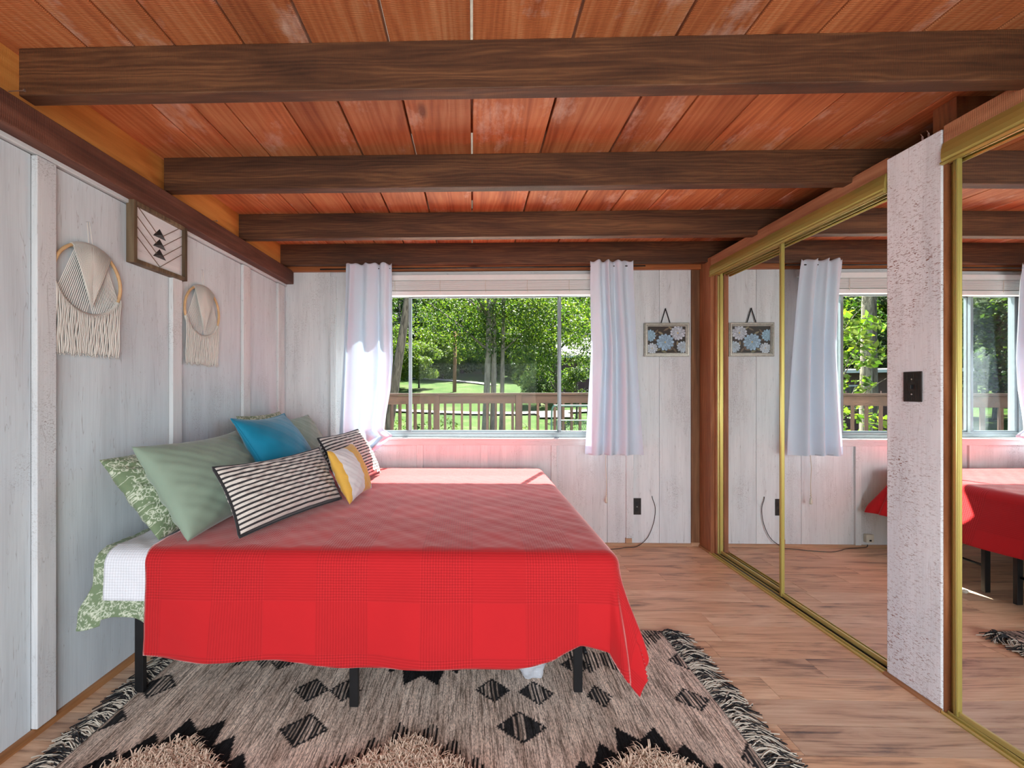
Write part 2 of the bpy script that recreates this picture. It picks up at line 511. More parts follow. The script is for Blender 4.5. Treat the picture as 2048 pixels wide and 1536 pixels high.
def m_rug():
    t = NT('woven_rug'); b = t.bsdf((0.5,0.5,0.5), 0.95, 0, 0.2)
    a = t.n('ShaderNodeAttribute', attribute_name='col')
    c = t.coord()
    f = t.noise(t.mapv(c, (1, 0.06, 1)), 190, 3, 0.7)
    g = t.noise(t.mapv(c, (1, 0.30, 1)), 330, 3, 0.7)
    h = t.noise(t.mapv(c, (1, 0.12, 1)), 28, 3, 0.6)
    col = t.mix(1.0, a.outputs['Color'], t.ramp(f, [(0.40, (0.38,0.35,0.33)), (0.50, (1.0,0.98,0.96)), (0.62, (1.25,1.22,1.2))]), 'MULTIPLY')
    col = t.mix(1.0, col, t.ramp(g, [(0.38, 0.42), (0.52, 0.95), (0.65, 1.12)]), 'MULTIPLY')
    col = t.mix(1.0, col, t.ramp(h, [(0.35, (0.80,0.75,0.72)), (0.6, (1.08,1.08,1.08))]), 'MULTIPLY')
    t.l(col, b.inputs['Base Color'])
    t.l(t.bump(g, 0.5, 0.002), b.inputs['Normal'])
    return t.m
M['rug'] = m_rug()
M['fringe'] = m_vcol('rug_fringe_yarn', 0.95, 0.1, 0.0)
M['macrame'] = m_cloth('macrame_cotton', (0.68,0.655,0.60), 0.9, 0.2, 900)
M['ringwood'] = m_plain('ring_wood', (0.62,0.40,0.20), 0.5, 0, 0.4, 0.15)
M['artframe'] = m_wood('weathered_frame_wood', (0.055,0.035,0.018), (0.17,0.11,0.06), (0.30,0.21,0.12), 'z', 0.6, 0, 0.1, tone=0.3)
M['artpanel'] = m_whitewash('art_panel', 'y', 0.0, tint=(0.74,0.73,0.72))
M['darkstain'] = m_plain('dark_stained_wood', (0.022,0.022,0.021), 0.5, 0, 0.4, 0.4)
M['inlay'] = m_plain('brown_inlay', (0.16,0.09,0.055), 0.6)
M['pewter'] = m_plain('pewter_frame', (0.27,0.245,0.21), 0.4, 0.55, 0.5, 0.25, 60)
M['pewter_l'] = m_plain('pewter_frame_light', (0.50,0.46,0.40), 0.35, 0.5, 0.5, 0.15, 60)
M['painting'] = m_vcol('flower_painting', 0.5, 0, 0.1, 300, 0.0003)
M['ribbon'] = m_cloth('black_ribbon', (0.01,0.01,0.012), 0.6, 0.1)
M['cord'] = m_cloth('natural_cord', (0.62,0.54,0.42), 0.9, 0.1)
M['cable'] = m_plain('black_cable', (0.02,0.018,0.016), 0.5)
M['plastic'] = m_plain('cream_plastic', (0.62,0.58,0.48), 0.4, 0, 0.5, 0.03)
M['loft'] = m_plain('loft_white', (0.85,0.83,0.78), 0.9)
M['bark'] = m_bark('tree_bark', (0.035,0.03,0.024), (0.12,0.10,0.08))
M['bark_l'] = m_bark('pale_tree_bark', (0.09,0.075,0.055), (0.25,0.215,0.17))
M['leaf'] = m_leaf('tree_leaves')
M['deck'] = m_wood('deck_wood', (0.025,0.011,0.006), (0.055,0.024,0.013), (0.09,0.043,0.025), 'x', 0.7, 0.5, 0.2, tone=0.3)
M['deck_floor'] = m_wood('bounce_deck_floor', (0.52,0.49,0.45), (0.68,0.65,0.60), (0.78,0.75,0.70), 'x', 0.8, 0.2, 0.1, tone=0.2)  # boards out of view, paled to bounce more sun onto the ceiling
M['deck_z'] = m_wood('deck_baluster_wood', (0.025,0.011,0.006), (0.055,0.024,0.013), (0.09,0.043,0.025), 'z', 0.7, 0.3, 0.2, tone=0.3)
M['pole'] = m_bark('utility_pole_wood', (0.13,0.06,0.03), (0.26,0.13,0.07))
M['siding'] = m_plain('brown_siding', (0.06,0.026,0.02), 0.8)
M['roof'] = m_plain('grey_roof_shingle', (0.10,0.09,0.09), 0.9, var=0.3, nscale=6)
M['fascia'] = m_plain('white_fascia', (0.36,0.36,0.36), 0.6)
M['greenmetal'] = m_plain('dark_green_metal', (0.012,0.045,0.032), 0.45, 0.3)
M['path'] = m_plain('pale_gravel_path', (0.15,0.135,0.125), 0.95, var=0.2, nscale=2)
def m_bag():
    t = NT('thin_white_plastic'); b = t.bsdf((0.75,0.76,0.8), 0.35, 0, 0.5)
    f = t.noise(t.coord(), 30, 4, 0.6, 1)
    t.l(t.bump(f, 0.6, 0.01), b.inputs['Normal'])
    tr = t.n('ShaderNodeBsdfTranslucent'); tr.inputs[0].default_value = (0.8,0.82,0.86,1)
    mx = t.n('ShaderNodeMixShader'); mx.inputs[0].default_value = 0.4
    t.l(b.outputs[0], mx.inputs[1]); t.l(tr.outputs[0], mx.inputs[2]); t.l(mx.outputs[0], t.out.inputs['Surface'])
    return t.m
M['bag'] = m_bag()
def m_grass():
    t = NT('meadow_grass'); b = t.bsdf((0.1,0.2,0.03), 0.95, 0, 0.1)
    c = t.coord()
    f = t.noise(c, 0.5, 8, 0.7)
    g = t.noise(c, 9, 4, 0.7)
    col = t.ramp(f, [(0.35, (0.02,0.048,0.008)), (0.5, (0.042,0.082,0.012)), (0.62, (0.078,0.09,0.035))])
    col = t.mix(0.6, col, t.ramp(g, [(0.35, 0.4), (0.62, 1.0)]), 'MULTIPLY')
    t.l(col, b.inputs['Base Color']); t.l(t.bump(g, 1.0, 0.1), b.inputs['Normal'])
    return t.m
M['grass'] = m_grass()

# ================================================================== ROOM STRUCTURE
ZC = 2.32       # underside of ceiling planks
ZB = 2.164      # underside of beams
YB = 3.23       # inner face of back wall
YF = -1.6       # wall behind the camera

# ---- floor
floor = empty('floor'); tag(floor, kind='structure')
box('subfloor', -1.75, 2.5, YF-0.1, YB+0.1, -0.12, -0.012, M['mattress'], floor)
meshes = []
PW = 0.124
for L in (0.62, 0.93, 1.22):
    o = MB().box(0.0008, L-0.0008, 0.0007, PW-0.0007, -0.012, 0.0).build('floor_board', M['floor'], floor, bevel=0.0008)
    meshes.append((L, o))
first = {id(o): True for _, o in meshes}
row = 0
y = YF
while y < YB:
    x = -1.62 - rng.random()*0.6
    while x < 2.42:
        L, src = meshes[rng.choice((0, 1, 1, 2, 2))]
        if first.get(id(src)): o = src; first[id(src)] = False
        else: o = src.copy(); COL.objects.link(o)
        o.location = (x, y, 0)
        x += L
    y += PW; row += 1

# ---- ceiling: planks, beams
ceiling = empty('ceiling', (0, 0, ZC)); tag(ceiling, kind='structure')
seams = [-1.60, -1.257, -1.10, -0.966, -0.74, -0.522, -0.27, -0.003, 0.319, 0.643, 0.859, 1.083, 1.404, 1.627, 1.797, 2.03, 2.28, 2.5]
for i, (a, b) in enumerate(zip(seams, seams[1:])):
    w = 0.0042 if 4 <= i <= 9 else 0.0028
    MB().box(a + w, b - w, YF-0.1, YB+0.05, 0.0, 0.038).build('ceiling_plank', M['plank'], ceiling, bevel=0.004)
ang = 0.0
for yb, top in ((0.05, 0), (0.68, 0), (1.306, 0), (1.935, 0), (2.565, 0), (3.10, 0), (-0.58, 0), (-1.2, 0)):
    MB().box(-1.482, 2.5, yb, yb+0.05, ZB-ZC, 0.0).build('ceiling_beam', M['beam'], ceiling, bevel=0.003)
for a_, b_ in ((1.37, 1.84), (2.02, 2.49), (2.62, 3.09)):
    MB().box(-1.4, 2.4, a_, b_, 0.0385, 0.046).build('crossing_board', M['otrim_x'], ceiling)
# loft above, seen as pale slits between the planks
loft = empty('trim_1', (0, 0, 4.4)); tag(loft, kind='structure')
box('loft_ceiling', -2.2, 3.0, -2.2, 3.34, 0, 0.05, M['loft'], loft)
for a in ((-2.25, -2.2, -2.2, 3.29), (3.0, 3.05, -2.2, 3.29), (-2.2, 3.0, -2.25, -2.2), (-2.2, 3.0, 3.29, 3.34)):
    box('loft_wall', *a, -2.06, 0, M['loft'], loft)

# ---- left wall (very slightly out of square)
wall_left = empty('wall_left', (-1.484, YB, 0), -0.027); tag(wall_left, kind='structure')
def ly(Y): return Y - YB
box('backing', -0.12, -0.0125, ly(YF)-0.1, 0.1, -0.02, 2.32, M['brown_z'], wall_left)
for a, b in ((YF, -0.982), (-0.908, -0.362), (-0.288, 0.183), (0.252, 0.748), (0.817, 1.3895), (1.4605, 2.0135), (2.0825, 2.6215), (2.7055, 3.0775), (3.1755, 3.23)):
    MB().box(-0.014, 0.0, ly(a), ly(b), 0.0, 2.0215).build('wall_board', M['wash'], wall_left, bevel=0.0015)
for a, b, th in ((0.185, 0.25, 0.018), (0.75, 0.815, 0.018), (1.392, 1.458, 0.02), (2.016, 2.080, 0.02), (2.624, 2.703, 0.018), (3.08, 3.173, 0.016), (-0.98, -0.91, 0.018), (-0.36, -0.29, 0.018)):
    MB().box(-0.012, th, ly(a), ly(b), 0.022, 2.0215).build('batten', M['wash_r'], wall_left, bevel=0.003)
MB().box(-0.012, 0.014, ly(YF), 0.0, 2.0265, 2.095).build('top_board', M['wash_y'], wall_left, bevel=0.003)
MB().box(-0.01, 0.072, ly(YF), -0.02, 2.042, 2.145).build('ledger_beam', M['ledger'], wall_left, bevel=0.004)
MB().box(-0.012, 0.02, ly(YF), 0.0, 2.13, ZC).build('rim_board', M['rim'], wall_left)
bl = MB().prism([(0,0),(0.022,0),(0.021,0.008),(0.016,0.016),(0.008,0.021),(0,0.022)], 'y', ly(YF), 0.0).build('baseboard_left', M['quarter'])
bl.location = wall_left.location; bl.rotation_euler = wall_left.rotation_euler; tag(bl, kind='structure')

# ---- back wall with window opening
WX0, WX1, WZ0, WZ1 = -0.90, 1.05, 0.83, 2.00
wall_back = empty('wall_back', (0, YB, 0)); tag(wall_back, kind='structure')
def wb(name, x0, x1, z0, z1, y0=-0.014, y1=0.11, mat='wash_r', bev=0.0015):
    return MB().box(x0, x1, y0, y1, z0, z1).build(name, M[mat], wall_back, bevel=bev)
cuts = [-1.60, -1.12, WX0]
for a, b in zip(cuts, cuts[1:]): wb('wall_board', a+0.001, b-0.001, 0, 2.139)
cuts = [WX1, 1.216, 1.45, 1.692]
for a, b in zip(cuts, cuts[1:]): wb('wall_board', a+0.001, b-0.001, 0, 2.139)
cuts = [WX0, -0.414, 0.09, 0.632, WX1]
for a, b in zip(cuts, cuts[1:]): wb('wall_board', a+0.001, b-0.001, 0, WZ0-0.001)
wb('wall_board', WX0, WX1, WZ1, 2.139)
wb('backing', -1.65, 2.5, 2.14, ZC, 0.0, 0.11)
wb('backing', 1.69, 2.5, 0, 2.14, 0.0, 0.11)
for a, b in ((-1.12, -1.075), ):
    wb('batten', a, b, 0.02, 2.10, -0.028, -0.014)
for a, b in ((-0.439, -0.388), (0.062, 0.117), (0.611, 0.654)):
    wb('batten', a, b, 0.02, 0.776, -0.030, -0.014)
wb('batten', 1.19, 1.245, 0.06, 2.08, -0.030, -0.014)
wb('raw_block', 1.185, 1.232, 0.02, 0.06, -0.034, -0.014, 'quarter_x')
wb('window_head_board', -0.95, 1.10, 2.075, 2.132, -0.032, -0.014, 'wash_x')
wb('window_apron', -0.95, 1.12, 0.776, 0.824, -0.030, -0.014, 'wash_x')
wb('orange_trim_board', -1.46, 1.754, 2.137, 2.205, -0.045, -0.014, 'otrim_x', 0.003)
wb('corner_board', 1.693, 1.754, 0.03, 2.137, -0.022, -0.0, 'brown_z', 0.002)
wb('corner_block', 1.69, 1.754, 0.0, 0.03, -0.024, -0.0, 'quarter_x', 0.002)
bb = MB().prism([(0,0),(-0.02,0),(-0.019,0.008),(-0.014,0.015),(-0.007,0.019),(0,0.02)], 'x', -1.48, 1.69).build('baseboard_back', M['quarter_x'])
bb.location = (0, YB-0.014, 0); tag(bb, kind='structure')

# window_1
win = empty('window_1', (0, YB, 0)); tag(win, kind='structure')
def wf(name, x0, x1, z0, z1, y0, y1, mat='alu', bev=0.002, parent=win):
    return MB().box(x0, x1, y0, y1, z0, z1).build(name, M[mat], parent, bevel=bev)
wf('window_sill', WX0-0.02, WX1+0.02, 0.818, 0.832, -0.045, 0.12, 'wash_x')
fr = MB()
fr.box(WX0, WX1, 0.03, 0.10, 0.832, 0.862); fr.box(WX0, WX1, 0.03, 0.10, 1.97, 2.0)
fr.box(WX0, WX0+0.03, 0.03, 0.10, 0.862, 1.97); fr.box(WX1-0.03, WX1, 0.03, 0.10, 0.862, 1.97)
fr.build('window_frame', M['alu'], win, bevel=0.003)
lip = MB(); lip.box(WX0, WX1, 0.03, 0.036, 0.862, 0.872); lip.build('track_lip', M['alu'], win)
def sash(x0, x1, y0, w=0.022):
    s_ = MB()
    s_.box(x0, x1, y0, y0+0.022, 0.866, 0.884); s_.box(x0, x1, y0, y0+0.022, 1.95, 1.97)
    s_.box(x0, x0+w, y0, y0+0.022, 0.884, 1.95); s_.box(x1-w, x1, y0, y0+0.022, 0.884, 1.95)
    o = s_.build('window_sash', M['alu'], win, bevel=0.002)
    wf('glass_pane', x0+w, x1-w, 0.884, 1.95, y0+0.009, y0+0.013, 'glass', 0, o)
sash(WX0+0.03, -0.490, 0.042)
sash(-0.512, 0.704, 0.068)
sash(0.668+0.014, WX1-0.03, 0.042)

# wall behind the camera, its opening invented for the fill lamp
wall_front = empty('wall_front', (0, YF, 0)); tag(wall_front, kind='structure')
for a in ((-1.75, -1.1, 0, 2.32), (1.3, 2.5, 0, 2.32), (-1.1, 1.3, 0, 0.35), (-1.1, 1.3, 2.12, 2.32)):
    MB().box(a[0], a[1], -0.12, 0.0, a[2], a[3]).build('wall_board', M['wash'], wall_front)
# outer sides of closets (right)
wall_right = empty('wall_right', (2.42, 0, 0)); tag(wall_right, kind='structure')
box('wall_board', 0, 0.08, YF, YB, 0, ZC, M['wash'], wall_right)
box('closet_divider', -0.58, 0, 1.60, 1.68, 0, ZC, M['jamb'], wall_right)

# ---- closet side: jamb, header, tracks, pillar
CX = 1.755
closet = empty('trim_2', (CX, 0, 0)); tag(closet, kind='structure')
def cb(name, x0, x1, y0, y1, z0, z1, mat, bev=0.002, parent=closet):
    return MB().box(x0, x1, y0, y1, z0, z1).build(name, M[mat], parent, bevel=bev)
cb('jamb_board', 0.0, 0.02, 3.062, YB, 0.0, 2.19, 'jamb')
cb('jamb_return', 0.02, 0.11, 3.062, 3.09, 0.0, 2.12, 'jamb')
cb('jamb_strip', 0.028, 0.042, 3.048, 3.062, 0.0, 2.10, 'jamb')
cb('jamb_base', -0.012, 0.0, 3.065, YB-0.03, 0.0, 0.016, 'quarter')
cb('header_board', 0.0, 0.04, 1.775, 3.062, 2.118, 2.188, 'header')
cb('header_board', 0.0, 0.04, YF, 1.568, 2.118, 2.188, 'header')
# painted post
cb('painted_post', -0.003, 0.03, 1.572, 1.774, 0.0, 2.178, 'wash_p', 0.003)
cb('post_core', 0.004, 0.034, 1.568, 1.5715, 0.0, 2.17, 'jamb', 0.0)
cb('post_core', 0.03, 0.11, 1.60, 1.768, 0.0, 2.17, 'jamb', 0.0)
q = MB().prism([(0,0),(-0.014,0),(-0.013,0.006),(-0.009,0.011),(-0.004,0.014),(0,0.014)], 'y', 1.568, 1.778).build('post_base_moulding', M['quarter'], closet)
q.location = (-0.003, 0, 0)

def top_track(y0, y1):
    t = empty('trim_3', (CX, 0, 0)); tag(t, kind='structure')
    # curved fascia
    prof = [(-0.004,2.122),(-0.010,2.10),(-0.0125,2.08),(-0.0115,2.062),(-0.008,2.052),(-0.016,2.05),(-0.017,2.044),(-0.004,2.040),(0.0,2.046),(-0.002,2.06),(0.0,2.10),(0.0,2.122)]
    MB().prism(prof, 'y', y0, y1).build('fascia', M['gold'], t, smooth=False)
    MB().box(0.0, 0.10, y0, y1, 2.095, 2.104).box(0.018, 0.021, y0, y1, 2.046, 2.095).box(0.048, 0.051, y0, y1, 2.050, 2.095).box(0.096, 0.10, y0, y1, 2.046, 2.095).build('track_channel', M['gold_l'], t)
    return t
top_track(1.776, 3.06)
top_track(YF, 1.566)
def bottom_track(y0, y1):
    t = empty('trim_4', (CX, 0, 0)); tag(t, kind='structure')
    MB().box(-0.012, 0.10, y0, y1, 0.0, 0.004).build('track_plate', M['gold'], t)
    for k, x in enumerate((-0.012, 0.012, 0.040, 0.066, 0.094)):
        MB().box(x, x+0.004, y0, y1, 0.004, 0.012).build('track_ridge', M['gold_l'], t, bevel=0.001)
    MB().box(0.018, 0.036, y0, y1, 0.004, 0.0065).box(0.046, 0.062, y0, y1, 0.004, 0.0065).build('track_groove', M['bronze'], t)
bottom_track(1.776, 3.06)
bottom_track(YF, 1.566)

def mirror_door(n, x, y0, y1, rot=0.0, ridges=True, wide=0.018):
    # local frame: origin at (x, y0), door runs along +y
    d = empty('door_%d' % n, (x, y0, 0), rot); tag(d, kind='structure')
    L = y1 - y0
    for a, b in ((0, wide), (L-wide, L)):
        MB().box(-0.010, 0.012, a, b, 0.012, 2.085).build('stile', M['gold'], d, bevel=0.002)
        if ridges:
            c_ = (a+b)/2
            MB().tube([(-0.0105, c_-wide*0.2, 0.014), (-0.0105, c_-wide*0.2, 2.083)], wide*0.16, 8).build('stile_bead', M['gold_l'], d, smooth=True)
    MB().box(-0.006, 0.010, wide, L-wide, 0.012, 0.032).build('bottom_rail', M['gold_l'], d, bevel=0.002)
    MB().box(-0.006, 0.010, wide, L-wide, 2.062, 2.085).build('top_rail', M['gold'], d, bevel=0.002)
    MB().box(-0.001, 0.004, wide-0.002, L-wide+0.002, 0.03, 2.064).build('mirror_panel', M['mirror'], d)
mirror_door(1, 1.821, 2.40, 3.056)
mirror_door(2, 1.792, 1.778, 2.424)
mirror_door(3, 1.792, 0.62, 1.546, 0.019, wide=0.014)
mirror_door(4, 1.815, -0.25, 0.66)
# gold jamb moulding beside the post
gj = empty('trim_5', (CX, 0, 0)); tag(gj, kind='structure')
MB().box(0.026, 0.060, 1.552, 1.566, 0.0, 2.045).build('jamb_channel', M['gold'], gj, bevel=0.002)
MB().box(0.0235, 0.0255, 1.5475, 1.552, 0.0, 2.045).build('jamb_groove', M['bronze'], gj)
for x in (0.018, 0.034):
    MB().tube([(x, 1.549, 0.0), (x, 1.549, 2.045)], 0.0035, 8).build('jamb_bead', M['gold_l'], gj, smooth=True)
gj2 = empty('trim_6', (CX, 0, 0)); tag(gj2, kind='structure')
MB().box(0.045, 0.08, 3.050, 3.061, 0.0, 2.045).build('jamb_channel', M['gold_l'], gj2, bevel=0.002)

# ================================================================== BED
bed = empty('platform_bed', (-0.42, 2.27, 0))
tag(bed, 'black metal platform bed frame standing on the patterned rug', 'bed')
def bp(mb, name='rail', **k):
    o = mb.build(name, M['blackmetal'], bed, **k); o.location = (0.42, -2.27, 0); return o
for x, y in ((-1.318, 1.60), (-0.448, 1.545), (0.418, 1.64), (0.47, 2.31), (0.47, 2.45), (0.418, 2.98), (-1.318, 2.98), (-0.448, 2.98), (-1.318, 2.27), (-0.448, 2.27)):
    bp(MB().box(x-0.017, x+0.017, y-0.010, y+0.010, 0.008, 0.345), 'leg', bevel=0.002)
for a, b in (((-1.30, 1.60, 0.345), (0.46, 1.60, 0.345)), ((-1.34, 3.0, 0.345), (0.46, 3.0, 0.345)), ((-1.34, 2.27, 0.345), (0.46, 2.27, 0.345)),
             ((-1.33, 1.56, 0.345), (-1.33, 3.0, 0.345)), ((0.45, 1.56, 0.345), (0.45, 3.0, 0.345)), ((-0.448, 1.56, 0.345), (-0.448, 3.0, 0.345))):
    bp(MB().obox(a, b, 0.03, 0.035), 'rail', bevel=0.002)
for a, b in (((0.45, 1.64, 0.16), (0.465, 2.31, 0.16)), ((0.465, 2.45, 0.16), (0.45, 2.98, 0.16))):
    bp(MB().tube([a, b], 0.008, 8), 'brace', smooth=True)
for k in range(12):
    x = -1.22 + k*0.145
    bp(MB().tube([(x, 1.56, 0.352), (x, 3.0, 0.352)], 0.007, 6), 'support_wire', smooth=True)

BX0, BX1, BY0, BY1, BZ = -1.35, 0.47, 1.535, 3.02, 0.605
def rbox_mesh(x0, x1, y0, y1, z0, z1, r, n=5):
    mb = MB()
    prof = []
    for cx, cy, a0 in ((x1-r, y1-r, 0), (x0+r, y1-r, 90), (x0+r, y0+r, 180), (x1-r, y0+r, 270)):
        for k in range(n+1):
            a = R(a0 + 90*k/n); prof.append((cx + r*math.cos(a), cy + r*math.sin(a)))
    rings = []
    cxm, cym = (x0+x1)/2, (y0+y1)/2
    zr = min(r, (z1-z0)/2)
    zs = [(z0, zr)] + [(z0 + zr*(1-math.cos(R(90*k/n))), zr*(1-math.sin(R(90*k/n)))) for k in range(1, n+1)]
    zs += [(z1 - zr*(1-math.cos(R(90*k/n))), zr*(1-math.sin(R(90*k/n)))) for k in range(n, 0, -1)] + [(z1, zr)]
    vs = []
    for z, ins in zs:
        fx = 1 - ins/((x1-x0)/2); fy = 1 - ins/((y1-y0)/2)
        for px, py in prof: vs.append((cxm + (px-cxm)*fx, cym + (py-cym)*fy, z))
    m = len(prof); fs = []
    for i in range(len(zs)-1):
        for k in range(m): fs.append((i*m+k, i*m+(k+1) % m, (i+1)*m+(k+1) % m, (i+1)*m+k))
    fs.append(tuple(reversed(range(m)))); fs.append(tuple((len(zs)-1)*m + k for k in range(m)))
    mb.add(vs, fs); return mb
mat_ = rbox_mesh(BX0, BX1, BY0, BY1, 0.362, BZ, 0.05).build('mattress', M['mattress'], smooth=True)
tag(mat_, 'thick mattress mostly hidden under the red bedspread', 'mattress')

def hash_noise(x, y, seed=0):
    return (math.sin(x*3.1+seed)*math.cos(y*2.7-seed*1.3) + 0.5*math.sin(x*7.3+y*5.1+seed*2) + 0.25*math.sin(x*15.7-y*13.3+seed))/1.75

def drape(name, mat, x0, x1, yf, yb, ztop, Lf, Lb, Lx=None, xf=None, nx=120, ny=150, r=0.05, amp=0.012, seed=0.0,
          wrinkle=0.004, color=None, thick=0.004, fold=None, leftedge=None, p=2.3, flare=0.10, freq=9.0, bulge=0.0, footflare=0.0):
    """cloth lying on the bed top (x0..x1, yf..yb at ztop), hanging Lf over the front, Lb over the back, Lx over the foot xf"""
    mb = MB(); cols = []
    amax = x1 if xf is None else xf + Lx
    Ltot_f = max(Lf(x0 + (amax-x0)*i/20) for i in range(21))
    for i in range(nx+1):
        a = x0 + (amax-x0)*i/nx
        lf = Lf(a)
        for j in range(ny+1):
            tt = j/ny
            # more samples on the front drop
            b_lo = yf - lf; b_hi = yb + Lb
            b = b_lo + (b_hi-b_lo)*tt
            aa = a
            if leftedge is not None: aa = a + leftedge(b)*max(0, 1-(a-x0)/0.3)
            ex = max(0.0, aa - xf) if xf is not None else 0.0
            ef = max(0.0, yf - b); eb = max(0.0, b - yb)
            ey = ef + eb
            D = (ex**p + ey**p)**(1/p) if (ex > 0 and ey > 0) else max(ex, ey)
            if ex > 0 and ey > 0: D *= 1 - 0.08*math.sin(2*math.atan2(ex, ey))**4
            x = min(aa, xf) if xf is not None else aa
            y = min(max(b, yf), yb)
            z = ztop
            if D > 0:
                nrm = math.hypot(ex, ey)
                nx_, ny_ = ex/nrm, (-ef if ef > 0 else eb)/nrm
                if D < r*PI/2:
                    th = D/r; o = r*math.sin(th); z -= r*(1-math.cos(th)); k = 0.0
                else:
                    k = D - r*PI/2; o = r + (flare + (footflare*(0.35+0.65*max(0.0, min(1.0, (b-yf)/(yb-yf))))*min(1.0, ex/max(1e-6, ey+0.02)) if ex > 0 else 0.0))*k; z -= r + k*0.985
                corner = min(ex, ey)/max(1e-6, max(ex, ey)) if (ex > 0 and ey > 0) else 0.0
                s_ = aa if ey >= ex else b
                k2 = smoothstep(k/0.35)
                o += amp*k2*(math.sin(freq*s_+seed)+0.5*math.sin(freq*2.3*s_+seed*2.1))
                if corner > 0:
                    phi = math.atan2(ex, ey)
                    o += (0.045*math.sin(phi*2)*smoothstep(corner*2.0) + 0.026*math.sin(phi*9.0-0.6)*smoothstep(corner*3))*k2
                x += nx_*o; y += ny_*o
                if z < 0.035: z = 0.035
            wr = wrinkle*hash_noise(aa*9, b*14, seed)
            if D == 0: z += wr + 0.5*wrinkle
            else: y -= wr*0.5
            mb.v.append((x, y, z)); mb.uv.append((aa, b))
            if color is not None: cols.append(color(aa, b))
    for i in range(nx):
        for j in range(ny):
            q0 = i*(ny+1)+j
            mb.f.append((q0, q0+ny+1, q0+ny+2, q0+1))
    if color is not None: mb.c = cols
    o = mb.build(name, mat, smooth=True, fix=False)
    if thick:
        s_ = o.modifiers.new('solid', 'SOLIDIFY'); s_.thickness = thick; s_.offset = 0
    return o

# ---- painted scroll pattern for the green cotton, sampled per vertex
def scroll_pattern(n=640, seed=3):
    r_ = random.Random(seed)
    img = np.zeros((n, n), np.float32)
    yy, xx = np.mgrid[0:n, 0:n].astype(np.float32)
    def stamp(cx, cy, rad):
        x0, x1, y0, y1 = int(cx-rad-1), int(cx+rad+2), int(cy-rad-1), int(cy+rad+2)
        for X in range(x0, x1):
            for Y in range(y0, y1):
                if (X-cx)**2+(Y-cy)**2 <= rad*rad: img[Y % n, X % n] = 1.0
    k = n/0.24     # tile = 0.24 m
    for _ in range(125):
        cx, cy = r_.random()*n, r_.random()*n
        sgn = r_.choice((-1, 1)); a = r_.random()*2*PI
        R0 = r_.uniform(0.006, 0.0115)*k
        for t in range(90):            # spiral curl
            u = t/89
            rr = R0*(0.22 + 0.78*u)
            an = a + sgn*u*4.6
            stamp(cx + rr*math.cos(an), cy + rr*math.sin(an), 0.0009*k + 0.0005*k*u)
        ex, ey = cx + R0*math.cos(a+sgn*4.6), cy + R0*math.sin(a+sgn*4.6)
        hd = a + sgn*4.6 + sgn*PI/2
        for t in range(45):            # stem with a leaf
            ex += math.cos(hd)*0.0006*k; ey += math.sin(hd)*0.0006*k; hd -= sgn*0.02
            stamp(ex, ey, 0.0008*k)
        for m_ in range(5):            # small blossom
            an = a + m_*2*PI/5
            stamp(ex + 0.0026*k*math.cos(an), ey + 0.0026*k*math.sin(an), 0.0015*k)
        for m_ in range(2):
            an = r_.random()*6.28
            bx, by = cx + R0*1.5*math.cos(an), cy + R0*1.5*math.sin(an)
            for w in range(5): stamp(bx + 0.0007*k*w*math.cos(an), by + 0.0007*k*w*math.sin(an), 0.0012*k*(1-w/6))
    for _ in range(1): img = (img*2 + np.roll(img, 1, 0) + np.roll(img, -1, 0) + np.roll(img, 1, 1) + np.roll(img, -1, 1))/6
    return img
PAT = scroll_pattern()
GREEN = (0.165, 0.225, 0.125); PALE = (0.56, 0.60, 0.47)
def pat_col(u, v):
    n = PAT.shape[0]
    f = PAT[int(v/0.24*n) % n, int(u/0.24*n) % n]
    return tuple(g + (p-g)*f for g, p in zip(GREEN, PALE))

ZT = 0.625
def Lsheet(a):
    return 0.275 + 0.012*math.sin(a*22+1) + (0.02 if a < -1.33 else 0)
sh = drape('bed_sheet', M['pattern'], -1.40, -0.95, 1.515, 2.95, 0.612, Lsheet, 0.02, nx=180, ny=560, amp=0.014, seed=1.5, color=pat_col, thick=0.002, flare=0.05, freq=22,
           leftedge=lambda b: 0.02 - 0.045*smoothstep((1.38-b)/0.12))
tag(sh, 'green sheet with pale scroll print hanging at the head of the bed', 'sheet')
wh = drape('white_blanket', M['whitebl'], -1.335, -0.90, 1.507, 2.95, 0.618, lambda a: 0.205, 0.02, nx=60, ny=150, amp=0.004, seed=0.4, flare=0.03, thick=0.003)
tag(wh, 'white waffle blanket showing between green sheet and red bedspread', 'blanket')
def Lred(a):
    return lerp_tab([(-1.2, 0.40), (-0.9, 0.402), (-0.45, 0.43), (-0.1, 0.425), (0.15, 0.415), (0.28, 0.40), (0.38, 0.355), (0.47, 0.37), (0.60, 0.42), (0.85, 0.46)], a) + 0.006*math.sin(a*11)
rd = drape('red_bedspread', M['red'], -1.20, 0.47, 1.495, 3.03, ZT, Lred, 0.22, Lx=0.36, xf=0.475, nx=200, ny=220, r=0.05, amp=0.014, seed=2.2, flare=0.06, freq=7.5, wrinkle=0.0022, p=3.0, footflare=0.26,
           leftedge=lambda b: 0.03*smoothstep((1.62-b)/0.25))
tag(rd, 'red bedspread with waffle checks draped over the bed', 'bedspread')

